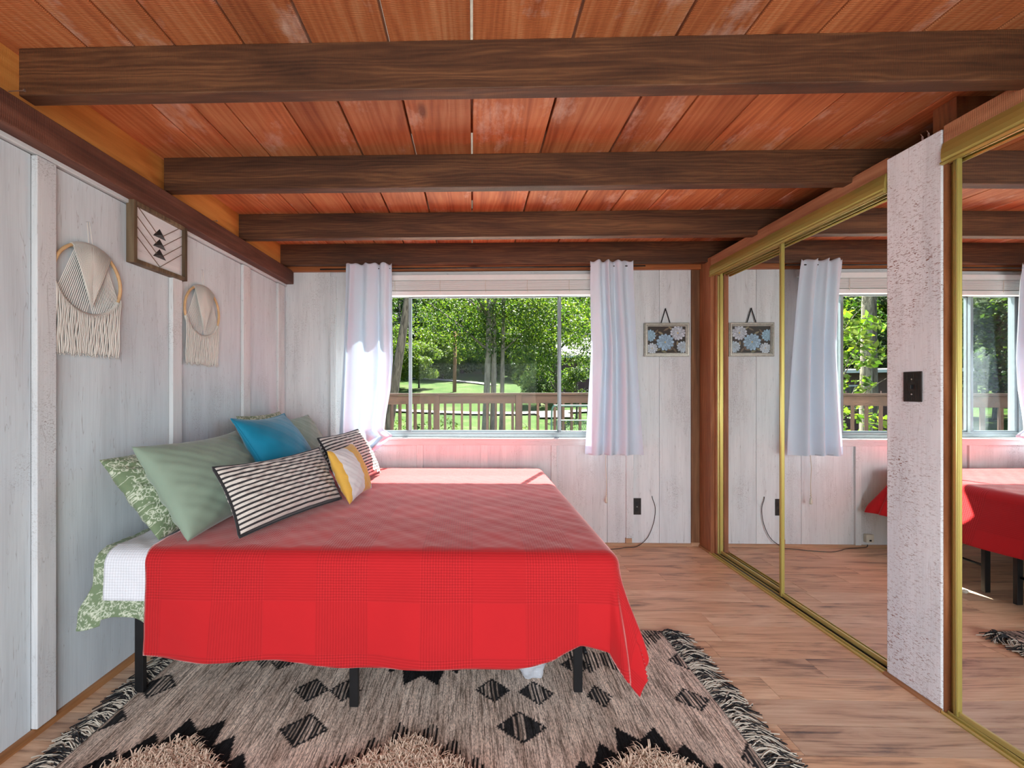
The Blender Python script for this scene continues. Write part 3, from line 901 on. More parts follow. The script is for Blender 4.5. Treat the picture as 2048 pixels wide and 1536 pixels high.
# ---- pillows
def pillow(name, B1, B2, T1, thick, mat, nu=40, nv=30, c=0.07, color=None, uvs=None, bend=0.0, seed=0.0, wr=0.006, pipe=None, pipe_r=0.004, flange=0.0, e=0.55, top_sag=0.0, nshift=0.0):
    """B1-B2: lower edge, T1 above B1. N points away from the wall (+x-ish)"""
    B1, B2, T1 = Vector(B1), Vector(B2), Vector(T1)
    U = (B2-B1); V = (T1-B1); V = V - U*(V.dot(U)/U.length_squared)
    W, Hh = U.length, V.length
    U.normalize(); V.normalize(); N = U.cross(V).normalized()
    if N.x < 0: N = -N
    C = (B1 + U*W/2 + V*Hh/2) + N*nshift
    mb = MB(); cols = []
    def pt(u, v, side):
        x = W/2*u*(1-c*(1-v*v)); y = Hh/2*v*(1-c*1.15*(1-u*u))
        y -= top_sag*max(0, v)*(1-u*u)*Hh
        m = max(0.0, (1-abs(u)**2.2))**e * max(0.0, (1-abs(v)**2.2))**e
        h = thick/2*m
        edge = max(abs(u), abs(v))
        w = wr*hash_noise(u*4+seed, v*5-seed, seed+side)*min(1, m*2) + wr*0.8*math.sin((u+v)*14+seed)*m*edge**4
        n_ = side*(h + w) - bend*u*u
        return C + U*x + V*y + N*n_
    idx = {}
    for side in (1, -1):
        for i in range(nu+1):
            for j in range(nv+1):
                u = math.sin((-1 + 2*i/nu)*PI/2)*0.35 + (-1+2*i/nu)*0.65; v = math.sin((-1+2*j/nv)*PI/2)*0.35 + (-1+2*j/nv)*0.65
                bd = i in (0, nu) or j in (0, nv)
                if side == -1 and bd: idx[(side, i, j)] = idx[(1, i, j)]; continue
                idx[(side, i, j)] = len(mb.v)
                mb.v.append(tuple(pt(u, v, side)))
                if color: cols.append(color(W/2*(1+u), Hh/2*(1+v), W, Hh, side))
    for side in (1, -1):
        for i in range(nu):
            for j in range(nv):
                f = (idx[(side,i,j)], idx[(side,i+1,j)], idx[(side,i+1,j+1)], idx[(side,i,j+1)])
                mb.f.append(f if side == 1 else tuple(reversed(f)))
    if color: mb.c = cols
    root = mb.build(name, mat, smooth=True, fix=False)
    if pipe:
        pts = []
        K = 26
        for k in range(K): pts.append(pt(-1+2*k/K, -1, 1))
        for k in range(K): pts.append(pt(1, -1+2*k/K, 1))
        for k in range(K): pts.append(pt(1-2*k/K, 1, 1))
        for k in range(K): pts.append(pt(-1, 1-2*k/K, 1))
        MB().tube(pts, pipe_r, 8, closed=True).build('piping', pipe, root, smooth=True)
    return root

pat_p = lambda u, v, W, H_, s: pat_col(u + 0.07, v + 0.11)
p = pillow('patterned_pillow', (-1.195, 1.535, 0.632), (-1.175, 2.10, 0.632), (-1.435, 1.535, 0.935), 0.19, M['pattern'], 340, 260, 0.05, pat_p, seed=1)
tag(p, 'green scroll-print pillow against the wall, nearest the camera', 'pillow')
p = pillow('patterned_pillow', (-1.20, 2.42, 0.635), (-1.20, 2.98, 0.635), (-1.415, 2.42, 1.05), 0.13, M['pattern'], 110, 80, 0.05, pat_p, seed=2)
tag(p, 'green scroll-print pillow mostly hidden behind the teal cushion', 'pillow')
p = pillow('sage_pillow', (-1.055, 1.495, 0.642), (-1.03, 2.13, 0.642), (-1.275, 1.495, 0.992), 0.21, M['sage'], 60, 50, 0.06, seed=3.3, wr=0.0065, e=0.5, top_sag=0.03)
tag(p, 'plain sage green pillow leaning in front of the scroll-print pillow', 'pillow')
p = pillow('sage_pillow', (-0.98, 2.36, 0.645), (-0.98, 2.94, 0.645), (-1.19, 2.36, 1.03), 0.15, M['sage'], 50, 40, 0.06, seed=5.1, wr=0.006)
tag(p, 'plain sage green pillow behind the teal cushion, nearest the window', 'pillow')
p = pillow('teal_cushion', (-0.90, 1.93, 0.665), (-0.86, 2.40, 0.665), (-1.165, 1.955, 1.065), 0.20, M['blue'], 50, 44, 0.09, seed=4.0, wr=0.0025, pipe=M['blue'], pipe_r=0.004, e=0.6)
tag(p, 'teal blue velvet cushion with piped edges', 'cushion')
DARK = (0.035, 0.032, 0.034); CREAM = (0.66, 0.60, 0.54)
def stripe_col(u, v, W, H_, s):
    k = (v/0.0192) % 1.0
    return DARK if k < 0.42 else CREAM
p = pillow('striped_pillow', (-0.880, 1.53, 0.648), (-0.675, 2.09, 0.648), (-1.02, 1.565, 0.900), 0.18, M['stripe'], 110, 240, 0.06, stripe_col, seed=6.0, wr=0.007, top_sag=0.03, pipe=M['pipe_dark'], pipe_r=0.006, e=0.5)
tag(p, 'long cream and charcoal striped pillow lying across the front', 'pillow')
p = pillow('striped_pillow', (-0.70, 2.24, 0.645), (-0.63, 2.78, 0.645), (-0.86, 2.26, 0.935), 0.15, M['stripe'], 60, 190, 0.05, stripe_col, seed=7.0, wr=0.006, pipe=M['pipe_dark'], pipe_r=0.006, e=0.45)
tag(p, 'cream and charcoal striped pillow behind the small mustard cushion', 'pillow')
MUST = (0.72, 0.42, 0.075); WHT = (0.72, 0.70, 0.68)
def yel_col(u, v, W, H_, s):
    k = u/W
    if k < 0.07: return MUST
    if k < 0.50: return WHT
    if k < 0.9: return MUST
    return WHT
p = pillow('mustard_cushion', (-0.60, 1.99, 0.645), (-0.575, 2.33, 0.645), (-0.715, 2.0, 0.905), 0.12, M['yellowp'], 180, 60, 0.08, yel_col, seed=8.0, wr=0.0035)
tag(p, 'small mustard and white cushion leaning on the striped pillows', 'cushion')

# ---- white plastic bag under the bed
def blob(name, c, rx, ry, rz, mat, seed=1, n=26, rough=0.25):
    mb = MB(); r_ = random.Random(seed)
    ph = [(r_.uniform(2, 7), r_.uniform(2, 7), r_.uniform(0, 6), r_.uniform(0, 6)) for _ in range(7)]
    for i in range(n+1):
        th = PI*i/n
        for j in range(n*2):
            f = 2*PI*j/(n*2)
            k = 1 + rough*sum(abs(math.sin(a*th+c_))*math.sin(round(b)*f+d) for a, b, c_, d in ph)/3.5
            z = c[2] + rz*k*math.cos(th)
            mb.v.append((c[0]+rx*k*math.sin(th)*math.cos(f), c[1]+ry*k*math.sin(th)*math.sin(f), max(z, c[2]-rz*0.75)))
    m = n*2
    for i in range(n):
        for j in range(m): mb.f.append((i*m+j, (i+1)*m+j, (i+1)*m+(j+1) % m, i*m+(j+1) % m))
    return mb.build(name, mat, smooth=False)
o = blob('plastic_bag', (0.245, 1.73, 0.082), 0.065, 0.05, 0.092, M['bag'], 4)
tag(o, 'crumpled white plastic bag on the rug under the bed', 'bag')
o = blob('paper_scrap', (0.585, 2.46, 0.008), 0.02, 0.012, 0.011, M['plastic'], 9, 8)
tag(o, 'tiny crumpled paper scrap on the floor by the bed foot, seen in the mirror', 'scrap')

# ================================================================== RUG
rug = empty('rug', (-0.19, 1.25, 0)); tag(rug, 'beige woven rug with black zigzag stars, tufts and shaggy fringe', 'rug')
RX0, RX1, RY0, RY1 = -1.335, 0.945, 0.36, 2.06
def star(px, py, cx, cy, hh, up=True):
    """serrated half star around a tuft diamond: spikes k=0..4"""
    dx = abs(px-cx); dy = (py-cy)
    if not up: dy = -dy
    # tip0 relative to top valley
    for k in range(6):
        t = (0.069+0.073*k, 0.055-0.068*k)
        a = (0.094*k, -0.0-0.058*k); b = (0.094*(k+1), -0.058*(k+1))
        # triangle test t,a,b
        def sg(p, q, r): return (p[0]-r[0])*(q[1]-r[1])-(q[0]-r[0])*(p[1]-r[1])
        P = (dx, dy)
        d1, d2, d3 = sg(P, t, a), sg(P, a, b), sg(P, b, t)
        if not ((d1 < 0 or d2 < 0 or d3 < 0) and (d1 > 0 or d2 > 0 or d3 > 0)): return True
    # body under the valley line, above the tuft edge
    if -0.62*dx-0.058 - 0.02 < dy <= -0.617*dx and dx < 0.56: return True
    return False
DI = [(-0.600,1.428,0.088,0.075), (0.168,1.455,0.092,0.072), (-0.640,1.622,0.072,0.066), (-0.505,1.622,0.066,0.062), (0.085,1.634,0.07,0.066), (0.255,1.625,0.072,0.066),
      (-1.268,1.63,0.075,0.07), (0.85,1.60,0.07,0.06), (0.93,1.83,0.07,0.06), (-1.33,1.46,0.07,0.06), (0.93,1.345,0.06,0.07), (0.45,1.80,0.07,0.06), (-0.83,1.80,0.07,0.06), (0.85, 2.05, 0.09, 0.05), (0.5,1.62,0.05,0.06)]
r2 = random.Random(11)
hatch = [r2.random() for _ in range(700)]
def rug_col(x, y):
    b = hatch[int((x+3)/0.006) % 700]; b2 = hatch[int((x+3)/0.0135 + 40*math.floor((y+hatch[int((x+3)/0.0135) % 700])*3.0)) % 700]
    base = [0.78, 0.65, 0.55]
    k = 0.92 + 0.10*b + 0.12*math.sin(x*9+1.5*math.sin(y*2))*math.sin(x*31)
    base = [c_*k for c_ in base]
    yj = y + 0.004*math.sin(x*600)
    for cx, cy, w, h in DI:
        d = abs(x-cx)/w + abs(yj-cy)/h
        if d < 1:
            if d > 0.86: return (0.03, 0.03, 0.033)
            return (0.035, 0.035, 0.037) if (int((x+3)/0.0075) % 2 == 0 or b < 0.3) else tuple(c_*0.9 for c_ in base)
    for cx, solid in ((-0.968, True), (0.568, True), (-0.205, False)):
        if y > 0.75 and star(x, yj, cx, 1.42 if solid else 1.425, 0, True):
            if solid or int((x+3)/0.0075) % 2 == 0: return (0.016, 0.016, 0.018)
    for cx in (-0.205, -0.968, 0.568):
        if y > 1.55 and star(x, yj, cx, 1.715 if cx == -0.205 else 1.80, 0, False) and (cx == -0.205 or int((x+3)/0.0075) % 2 == 0): return (0.016, 0.016, 0.018)
        if y < 0.95 and star(x, yj, cx, 0.95, 0, False): return (0.016, 0.016, 0.018)
    return tuple(base)
mb = MB(); NXR, NYR = 520, 330
# finer rows in the part the camera sees
ys = [RY0 + (1.22-RY0)*k/80 for k in range(80)] + [1.22 + (RY1-1.22)*k/(NYR-80) for k in range(NYR-80+1)]
for j, y in enumerate(ys):
    for i in range(NXR+1):
        x = RX0 + (RX1-RX0)*i/NXR
        xo = x - RX0; ed = min(xo, RX1-x)
        mb.v.append((x+0.19 + 0.006*math.sin(y*14), y-1.25 + 0.004*math.sin(x*9), 0.007 + 0.0015*math.sin(x*7+y*5)))
        mb.c.append(rug_col(x, y))
for j in range(len(ys)-1):
    for i in range(NXR):
        q0 = j*(NXR+1)+i
        mb.f.append((q0, q0+1, q0+NXR+2, q0+NXR+1))
o = mb.build('rug_weave', M['rug'], rug, fix=False)
MB().box(RX0+0.19+0.006, RX1+0.19-0.006, RY0-1.25+0.004, RY1-1.25-0.004, 0.0005, 0.005).build('rug_backing', M['cord'], rug)
# tufts (diamond patches of long pile)
def tuft(cx, cy, hw, hh, n=5200, seed=1):
    r_ = random.Random(seed); mb = MB()
    while n > 0:
        u, v = r_.uniform(-1, 1), r_.uniform(-1, 1)
        if abs(u)+abs(v) > 1: continue
        n -= 1
        x, y = cx+u*hw, cy+v*hh
        an = r_.uniform(0, 6.28) ; L = r_.uniform(0.025, 0.05); w = 0.0022
        dx, dy = math.cos(an), math.sin(an)
        k = len(mb.v); hgt = r_.uniform(0.01, 0.035)
        pts = [(0, 0.006), (0.35, hgt*0.85+0.006), (0.75, hgt+0.006), (1.0, hgt*0.75+0.004)]
        for q, (t, z) in enumerate(pts):
            ww = w*(1-0.25*q)
            mb.v.append((x+dx*L*t-dy*ww, y+dy*L*t+dx*ww, z)); mb.v.append((x+dx*L*t+dy*ww, y+dy*L*t-dx*ww, z))
            s_ = r_.uniform(0.8, 1.12)
            mb.c += [(0.80*s_, 0.62*s_, 0.47*s_)]*2
        for q in range(3): mb.f.append((k+2*q, k+2*q+1, k+2*q+3, k+2*q+2))
    mb.v = [(a+0.19, b-1.25, c_) for a, b, c_ in mb.v]
    mb.build('pile_tuft', M['fringe'], rug, fix=False, kind='stuff')
tuft(-0.968, 1.18, 0.29, 0.185, seed=1); tuft(-0.205, 1.19, 0.30, 0.20, seed=2); tuft(0.568, 1.18, 0.29, 0.185, seed=3)
# fringe
def fringe(side, seed):
    r_ = random.Random(seed); mb = MB()
    x0 = RX0 if side < 0 else RX1
    y = RY0+0.01
    while y < RY1-0.005:
        drift = 0.45*math.sin(y*23+seed)+0.35*math.sin(y*57)
        for s_ in range(5):
            L = r_.uniform(0.06, 0.125) if side > 0 else r_.uniform(0.05, 0.10)
            dark = (s_ + int(r_.random()*2)) % 2 == 0
            a = drift + r_.uniform(-0.55, 0.55) - 0.25
            ph = r_.uniform(0, 6.28); amp = r_.uniform(0.003, 0.009)
            pts = []
            h0 = r_.uniform(0.006, 0.02)
            n_ = 6
            for k in range(n_):
                t = k/(n_-1)
                l = L*t
                xx = x0 + side*(l*math.cos(a*t)) - side*0.012*(1-t)
                yy = y + r_.uniform(-0.001, 0.001) + l*math.sin(a*t) + amp*math.sin(ph+t*7)
                zz = 0.008 + h0*math.sin(PI*min(1, t*1.1))*1.0
                pts.append((xx+0.19, yy-1.25, max(0.004, zz)))
            k0 = len(mb.v)
            mb.tube(pts, 0.0021, 4, cap=False)
            c_ = (0.02, 0.02, 0.022) if dark else (0.56, 0.50, 0.41)
            mb.c += [c_]*(len(mb.v)-k0)
        y += 0.0062
    mb.build('fringe', M['fringe'], rug, fix=False, kind='stuff')
fringe(1, 3); fringe(-1, 8)

# ================================================================== WINDOW DRESSING
blind = empty('window_blind', (0.095, 3.20, 2.09)); tag(blind, 'white venetian blind drawn up at the top of the window', 'blind')
def bd(name, z0, z1, y0, y1, x0=-0.91, x1=1.06, bev=0.002):
    o = MB().box(x0-0.095, x1-0.095, y0-3.20, y1-3.20, z0-2.09, z1-2.09).build(name, M['blind'], blind, bevel=bev); return o
bd('headrail', 2.055, 2.098, 3.165, 3.198)
zt = 2.050
for k in range(14):
    bd('slat', zt-0.0036, zt, 3.160+0.002*(k % 2), 3.198, bev=0.0)
    zt -= 0.0052
bd('bottom_rail', zt-0.040, zt-0.004, 3.158, 3.199, bev=0.004)
for x in (-0.60, -0.25, 0.10, 0.42, 0.74):
    MB().tube([(x-0.095, -0.0435, -0.04), (x-0.097, -0.044, -0.08), (x-0.093, -0.045, -0.13)], 0.0014, 5).build('ladder_cord', M['cord'], blind)

rod = MB().tube([(-1.15, 3.07, 2.118), (1.28, 3.07, 2.128)], 0.0055, 10)
rod = rod.build('curtain_rod', M['bronze'], smooth=True); tag(rod, 'thin dark curtain rod across the top of the window', 'curtain rod')
def sx(px, Y=3.07): return (px-927)/820*Y*1.0 - 0.0222*Y
def curtain(ltab, rtab, ztop, zbot, folds, seed, label, hemtab=None):
    nu, nv = 150, 90
    mb = MB()
    for j in range(nv+1):
        v = j/nv
        for i in range(nu+1):
            u = i/nu
            zb_ = zbot if hemtab is None else lerp_tab(hemtab, u)
            ztop_ = ztop + 0.006*math.sin(u*folds*2*PI*1.5+seed)
            z = ztop_ + (zb_-ztop_)*v
            l = lerp_tab(ltab, v); r_ = lerp_tab(rtab, v)
            ruff = math.exp(-v*14)
            pinch = 1-0.25*math.exp(-((v-0.04)/0.03)**2)
            A = (0.017+0.020*smoothstep(v*1.5))*pinch
            uu = u + 0.07*math.sin(u*5.3+seed*1.7) + 0.02*math.sin(v*4+seed)
            w = math.sin(uu*folds*2*PI+seed) + 0.22*(1-v)*math.sin(uu*folds*4.6*PI+seed*2+v*1.5)
            x = l + (r_-l)*(u + 0.012*math.sin(u*folds*2*PI*1.0+seed))
            y = 3.07 + A*w*(1-0.3*v) - 0.022*math.exp(-v*9)
            mb.v.append((x, min(y, 3.125), z)); mb.uv.append((u, v))
    for j in range(nv):
        for i in range(nu):
            q0 = j*(nu+1)+i; mb.f.append((q0, q0+1, q0+nu+2, q0+nu+1))
    o = mb.build('curtain', M['curtain'], smooth=True, fix=False)
    m = o.modifiers.new('solid', 'SOLIDIFY'); m.thickness = 0.0015
    # stitched hem as a doubled band
    mb2 = MB(); rows = 5
    for j in range(rows+1):
        for i in range(nu+1):
            vj = nv - 4 + 4*j/rows
            j0 = min(int(vj), nv-1); f = vj-j0
            a = Vector(mb.v[j0*(nu+1)+i]); b = Vector(mb.v[(j0+1)*(nu+1)+i]); p_ = a.lerp(b, f)
            mb2.v.append((p_.x, p_.y-0.0022, p_.z-0.0005))
    for j in range(rows):
        for i in range(nu):
            q0 = j*(nu+1)+i; mb2.f.append((q0, q0+1, q0+nu+2, q0+nu+1))
    mb2.build('hem', M['curtain'], o, smooth=True, fix=False)
    tag(o, label, 'curtain')
    return o
def vt(py): return (py-530)/(908-530)
curtain([(0, sx(691)), (vt(700), sx(684)), (vt(800), sx(678)), (1, sx(672))],
        [(0, sx(783)), (vt(640), sx(783)), (vt(720), sx(784)), (vt(780), sx(779)), (vt(830), sx(770)), (vt(862), sx(766)), (vt(874), sx(784)), (vt(885), sx(772)), (1, sx(744))],
        2.152, 0.728, 3.3, 0.6, 'white curtain left of the window, its inner edge blown out at the bottom',
        [(0, 0.74), (0.6, 0.725), (1, 0.735)])
curtain([(0, sx(1178)), (vt(700), sx(1182)), (1, sx(1169))],
        [(0, sx(1261)), (vt(700), sx(1271)), (1, sx(1284))],
        2.160, 0.725, 3.1, 2.4, 'white curtain right of the window, hanging straight in soft folds')
# pull cord
pc = empty('blind_pull_cord', (1.022, 3.16, 0.344)); tag(pc, 'tan blind pull cord with a plastic tassel below the right curtain', 'cord')
MB().tube([(0.0, 0, 0.055), (0.003, 0, 0.15), (-0.003, 0, 0.27), (0.001, 0.01, 0.45), (0, 0.0, 1.6)], 0.0022, 6).build('cord', M['cord'], pc, smooth=True)
MB().tube([(0, 0, 0), (0, 0, 0.012), (0.001, 0, 0.04), (0.0, 0, 0.05)], [0.009, 0.010, 0.007, 0.003], 10).build('tassel', M['plastic'], pc, smooth=True)
MB().tube([(-0.006, 0, 0.05), (0.006, 0, 0.062), (-0.003, 0, 0.07), (0.004, 0, 0.08)], 0.003, 6).build('knot', M['cord'], pc, smooth=True)

# ================================================================== WALL ITEMS
def wall_pt(Y): return -1.484 - 0.027*(YB-Y)
def macrame(Y, Z, label, seed):
    root = empty('macrame_hanging', (wall_pt(Y)+0.012, Y, Z), -0.027)
    tag(root, label, 'wall hanging')
    RR = 0.138
    def ring(a0, a1, n, rr=RR, x=0.0):
        return [(x, rr*math.cos(R(a0+(a1-a0)*k/n)), rr*math.sin(R(a0+(a1-a0)*k/n))) for k in range(n+1)]
    MB().tube(ring(0, 354, 59), 0.0062, 10, closed=True).build('ring', M['ringwood'], root, smooth=True)
    def wrap(a0, a1):
        mb = MB(); n = int(abs(a1-a0)*1.3)
        pts = ring(a0, a1, n)
        mb.tube(pts, [0.0085 + 0.0012*((k % 2)*2-1) for k in range(n+1)], 10)
        mb.build('cord_wrap', M['macrame'], root, smooth=True)
    wrap(52, 121); wrap(198, 333)
    tip = (0.008, 0.0, -0.105)
    mb = MB()      # woven V in front
    n = 34
    for k in range(n+1):
        a = R(53 + 67*k/n)
        p0 = (0.009, RR*math.cos(a), RR*math.sin(a))
        side = -1 if k < n/2 else 1
        t = abs(k-n/2)/(n/2)
        end = (0.010, side*(-0.0)*1.0 + (0.028*(1-t))*(-side)*0 + 0.0, -0.105 + 0.145*(1-t)**1.1)
        mb.tube([p0, tuple((p0[i]+end[i])/2 + (0.001 if i == 0 else 0) for i in range(3)), end], 0.0022, 5)
        # chevron strands laid parallel to the outer edge
    for k in range(1, 15):
        t = k/15
        for sd in (-1, 1):
            a = R(90 - sd*35*(1-t))
            p0 = (0.012, RR*0.98*math.cos(a)*1.0, RR*0.96*math.sin(a))
            mb.tube([p0, (0.013, 0.0, -0.105+0.165*t)], 0.0021, 5)
    mb.build('woven_front', M['macrame'], root, smooth=True, kind='stuff')
    mb = MB()      # crossing strings behind
    n = 17
    for k in range(n+1):
        t = k/n
        for sd in (-1, 1):
            a0 = R(205 + 58*t) if sd < 0 else R(335-58*t)
            a1 = R(112 - 54*t*0.9) if sd < 0 else R(68 + 54*t*0.9)
            p0 = (0.0, RR*math.cos(a0), RR*math.sin(a0)); p1 = (0.001, RR*math.cos(a1), RR*math.sin(a1))
            mb.tube([p0, p1], 0.0016, 4)
    mb.build('crossed_strings', M['macrame'], root, kind='stuff')
    mb = MB(); r_ = random.Random(seed)
    n = 40
    for k in range(n+1):
        yk = -RR*0.965 + 1.9*RR*k/n
        z0 = -math.sqrt(max(0, RR*RR - yk*yk)) if abs(yk) < RR else 0
        z0 = min(z0, -0.03)
        ph = r_.uniform(0, 6); zl = -0.293 + r_.uniform(-0.006, 0.008)
        pts = []
        m = 9
        for q in range(m):
            t = q/(m-1)
            pts.append((0.006*(1-t)+0.001 + r_.uniform(0, 0.002), yk*(1-0.02*t) + 0.0022*math.sin(ph+t*9), z0 + (zl-z0)*t))
        mb.tube(pts, [0.0026+0.0004*(q % 2) for q in range(m)], 5)
        for f in range(3):
            e = pts[-1]; mb.tube([e, (e[0]+0.002, e[1]+r_.uniform(-0.005, 0.005), e[2]-r_.uniform(0.004, 0.009))], 0.001, 3)
    mb.build('fringe_strands', M['macrame'], root, smooth=True, kind='stuff')
    MB().tube([(0.002, -0.005, RR+0.004), (0.001, -0.010, RR+0.09), (0.004, -0.004, RR+0.093), (0.003, 0.010, RR+0.004)], 0.0011, 5).build('hanging_loop', M['macrame'], root)
    MB().tube([(-0.006, -0.008, RR+0.092), (0.008, -0.008, RR+0.092)], 0.0012, 6).build('nail', M['steel'], root)
    return root
macrame(1.590, 1.636, 'macrame hoop hanging nearest the camera on the left wall', 2)
macrame(2.245, 1.640, 'macrame hoop right of the framed arrow art, nearer the window', 5)

art = empty('framed_arrow_art', (wall_pt(1.93)+0.002, 1.93, 1.905), -0.027)
tag(art, 'brown-framed square art with three dark triangles and chevron lines', 'picture')
AW, AH, AT, AF = 0.163, 0.138, 0.036, 0.019
for nm, a in (('frame_side', (-AW, -AW+AF, -AH, AH)), ('frame_side', (AW-AF, AW, -AH, AH)), ('frame_rail', (-AW+AF, AW-AF, AH-AF, AH)), ('frame_rail', (-AW+AF, AW-AF, -AH, -AH+AF))):
    MB().box(0.0, AT, a[0], a[1], a[2], a[3]).build(nm, M['artframe'], art, bevel=0.0015)
MB().box(0.004, 0.020, -AW+AF, AW-AF, -AH+AF, AH-AF).build('panel', M['artpanel'], art)
iw, ih = AW-AF, AH-AF
for k, z in enumerate((0.028, -0.020, -0.068, -0.112)):
    for sd in (-1, 1):
        y1_ = sd*iw; z1_ = z + iw*0.75
        y0_, z0_ = 0.0, z
        if z1_ > ih: f = (ih-z)/(z1_-z); y1_ *= f; z1_ = ih
        MB().obox((0.021, y0_, z0_), (0.021, y1_, z1_), 0.0022, 0.003, up=(1, 0, 0)).build('inlay_line', M['inlay'], art)
for z in (0.030, -0.018, -0.066):
    mb = MB(); b_ = 0.040
    mb.add([(0.020, -b_, z-0.004), (0.020, b_, z-0.004), (0.020, 0, z+0.040), (0.030, 0, z+0.012)], [(0, 1, 3), (1, 2, 3), (2, 0, 3), (0, 2, 1)])
    mb.build('triangle', M['darkstain'], art)
    if z == 0.030: pass

# nails on the ledger
for (x, y, z, lab) in ((-1.435, 1.262, 2.146, 'bent steel nail on the dark ledger under the nearest beam'), (-1.45, 2.262, 2.15, 'steel nail on the ledger above the framed art')):
    n_ = empty('nail', (x, y, z)); tag(n_, lab, 'nail')
    MB().tube([(-0.03, 0, 0), (0.022, 0, 0.002)], 0.0016, 6).build('shank', M['steel'], n_)
    MB().tube([(0.021, 0, 0.002), (0.0235, 0, 0.002)], 0.004, 8).build('head', M['steel'], n_)

# floral picture on back wall
pic = empty('flower_picture', (1.4985, 3.210, 1.596)); tag(pic, 'framed blue flower painting hanging from a black ribbon', 'picture')
PWH, PHH = 0.172, 0.130
def pframe(inset, w, y0, y1, mat, name):
    a = PWH-inset; b = PHH-inset
    for q in ((-a, -a+w, -b, b), (a-w, a, -b, b), (-a+w, a-w, b-w, b), (-a+w, a-w, -b, -b+w)):
        MB().box(q[0], q[1], y0, y1, q[2], q[3]).build(name, M[mat], pic, bevel=0.001)
pframe(0, 0.008, -0.016, 0.004, 'pewter', 'frame_outer')
pframe(0.008, 0.006, -0.022, 0.004, 'pewter_l', 'frame_bead')
pframe(0.014, 0.009, -0.018, 0.004, 'pewter', 'frame_cove')
pframe(0.023, 0.004, -0.013, 0.004, 'pewter_l', 'frame_inner')
def paint_flowers(w=300, h=215):
    img = np.zeros((h, w, 3), np.float32); img[:] = (0.045, 0.038, 0.032)
    yy, xx = np.mgrid[0:h, 0:w].astype(np.float32)
    r_ = random.Random(5)
    def leaf(cx, cy, L, W, a, col):
        dx, dy = xx-cx, yy-cy
        u = dx*math.cos(a)+dy*math.sin(a); v = -dx*math.sin(a)+dy*math.cos(a)
        m = (np.abs(v) < W*(1-(u/L)**2)) & (np.abs(u) < L)
        img[m] = col
        m2 = m & (np.abs(v) < 0.9); img[m2] = tuple(c_*1.7 for c_ in col)
        m3 = m & (np.abs(v) > W*(1-(u/L)**2)-1.3); img[m3] = tuple(c_*0.45 for c_ in col)
    def flower(cx, cy, rad, col, centre):
        for ring, (rr, n) in enumerate(((1.0, 13), (0.74, 11), (0.5, 8), (0.28, 6))):
            for k in range(n):
                a = 2*PI*k/n + ring*0.4 + r_.uniform(-0.08, 0.08)
                L = rad*rr*0.5; px, py = cx+math.cos(a)*L, cy+math.sin(a)*L*0.92
                s_ = r_.uniform(0.72, 1.1)
                dx, dy = xx-px, yy-py
                u = dx*math.cos(a)+dy*math.sin(a); v = -dx*math.sin(a)+dy*math.cos(a)
                Wd = rad*rr*0.23
                e = (u/L)**2 + (v/Wd)**2
                m = e < 1
                sh_ = (0.62+0.5*np.clip((u/L+1)/2, 0, 1))[..., None]*s_
                img[m] = (np.array(col, np.float32)*sh_)[m]
                img[(e > 0.78) & m] = np.array(col, np.float32)*0.38 if ring < 3 else np.array(col)*0.5
        m = (xx-cx)**2+(yy-cy)**2 < (rad*0.10)**2
        img[m] = centre
    for cx, cy, L, a in ((70, 170, 26, 0.9), (105, 160, 24, -0.5), (150, 190, 28, 0.5), (185, 196, 26, -0.6), (62, 142, 24, 0.3), (200, 60, 28, 1.2), (178, 30, 24, 0.2), (215, 25, 24, 2.2), (90, 30, 22, 0.4), (235, 75, 24, 1.6), (130, 15, 24, -0.3), (60, 110, 20, -0.6)):
        leaf(cx, cy, L, 9, a, r_.choice(((0.16, 0.15, 0.09), (0.22, 0.19, 0.12), (0.13, 0.10, 0.07))))
    flower(18, 140, 52, (0.33, 0.50, 0.62), (0.25, 0.4, 0.5))
    flower(238, 160, 62, (0.52, 0.56, 0.62), (0.55, 0.42, 0.15))
    flower(278, 50, 50, (0.45, 0.55, 0.62), (0.4, 0.4, 0.35))
    flower(38, 40, 46, (0.55, 0.62, 0.68), (0.5, 0.42, 0.2))
    flower(140, 88, 72, (0.32, 0.47, 0.60), (0.45, 0.38, 0.2))
    return img
IMG = paint_flowers()
h_, w_ = IMG.shape[:2]
mb = MB(); a_, b_ = PWH-0.025, PHH-0.025
for j in range(h_):
    for i in range(w_):
        mb.v.append((-a_+2*a_*i/(w_-1), -0.006, -b_+2*b_*j/(h_-1))); mb.c.append(tuple(IMG[j, i]))
for j in range(h_-1):
    for i in range(w_-1):
        q0 = j*w_+i; mb.f.append((q0, q0+1, q0+w_+1, q0+w_))
mb.build('canvas', M['painting'], pic, fix=False)
MB().box(-PWH+0.002, PWH-0.002, -0.004, 0.004, -PHH+0.002, PHH-0.002).build('backing_board', M['inlay'], pic)
for sd in (-1, 1):
    MB().obox((sd*0.034-0.006, -0.004, PHH), (-0.006, -0.002, PHH+0.112), 0.0075, 0.001, up=(0, -1, 0)).build('ribbon', M['ribbon'], pic)
MB().tube([(-0.006, -0.008, PHH+0.112), (-0.006, 0.006, PHH+0.112)], 0.003, 8).build('nail', M['ribbon'], pic)

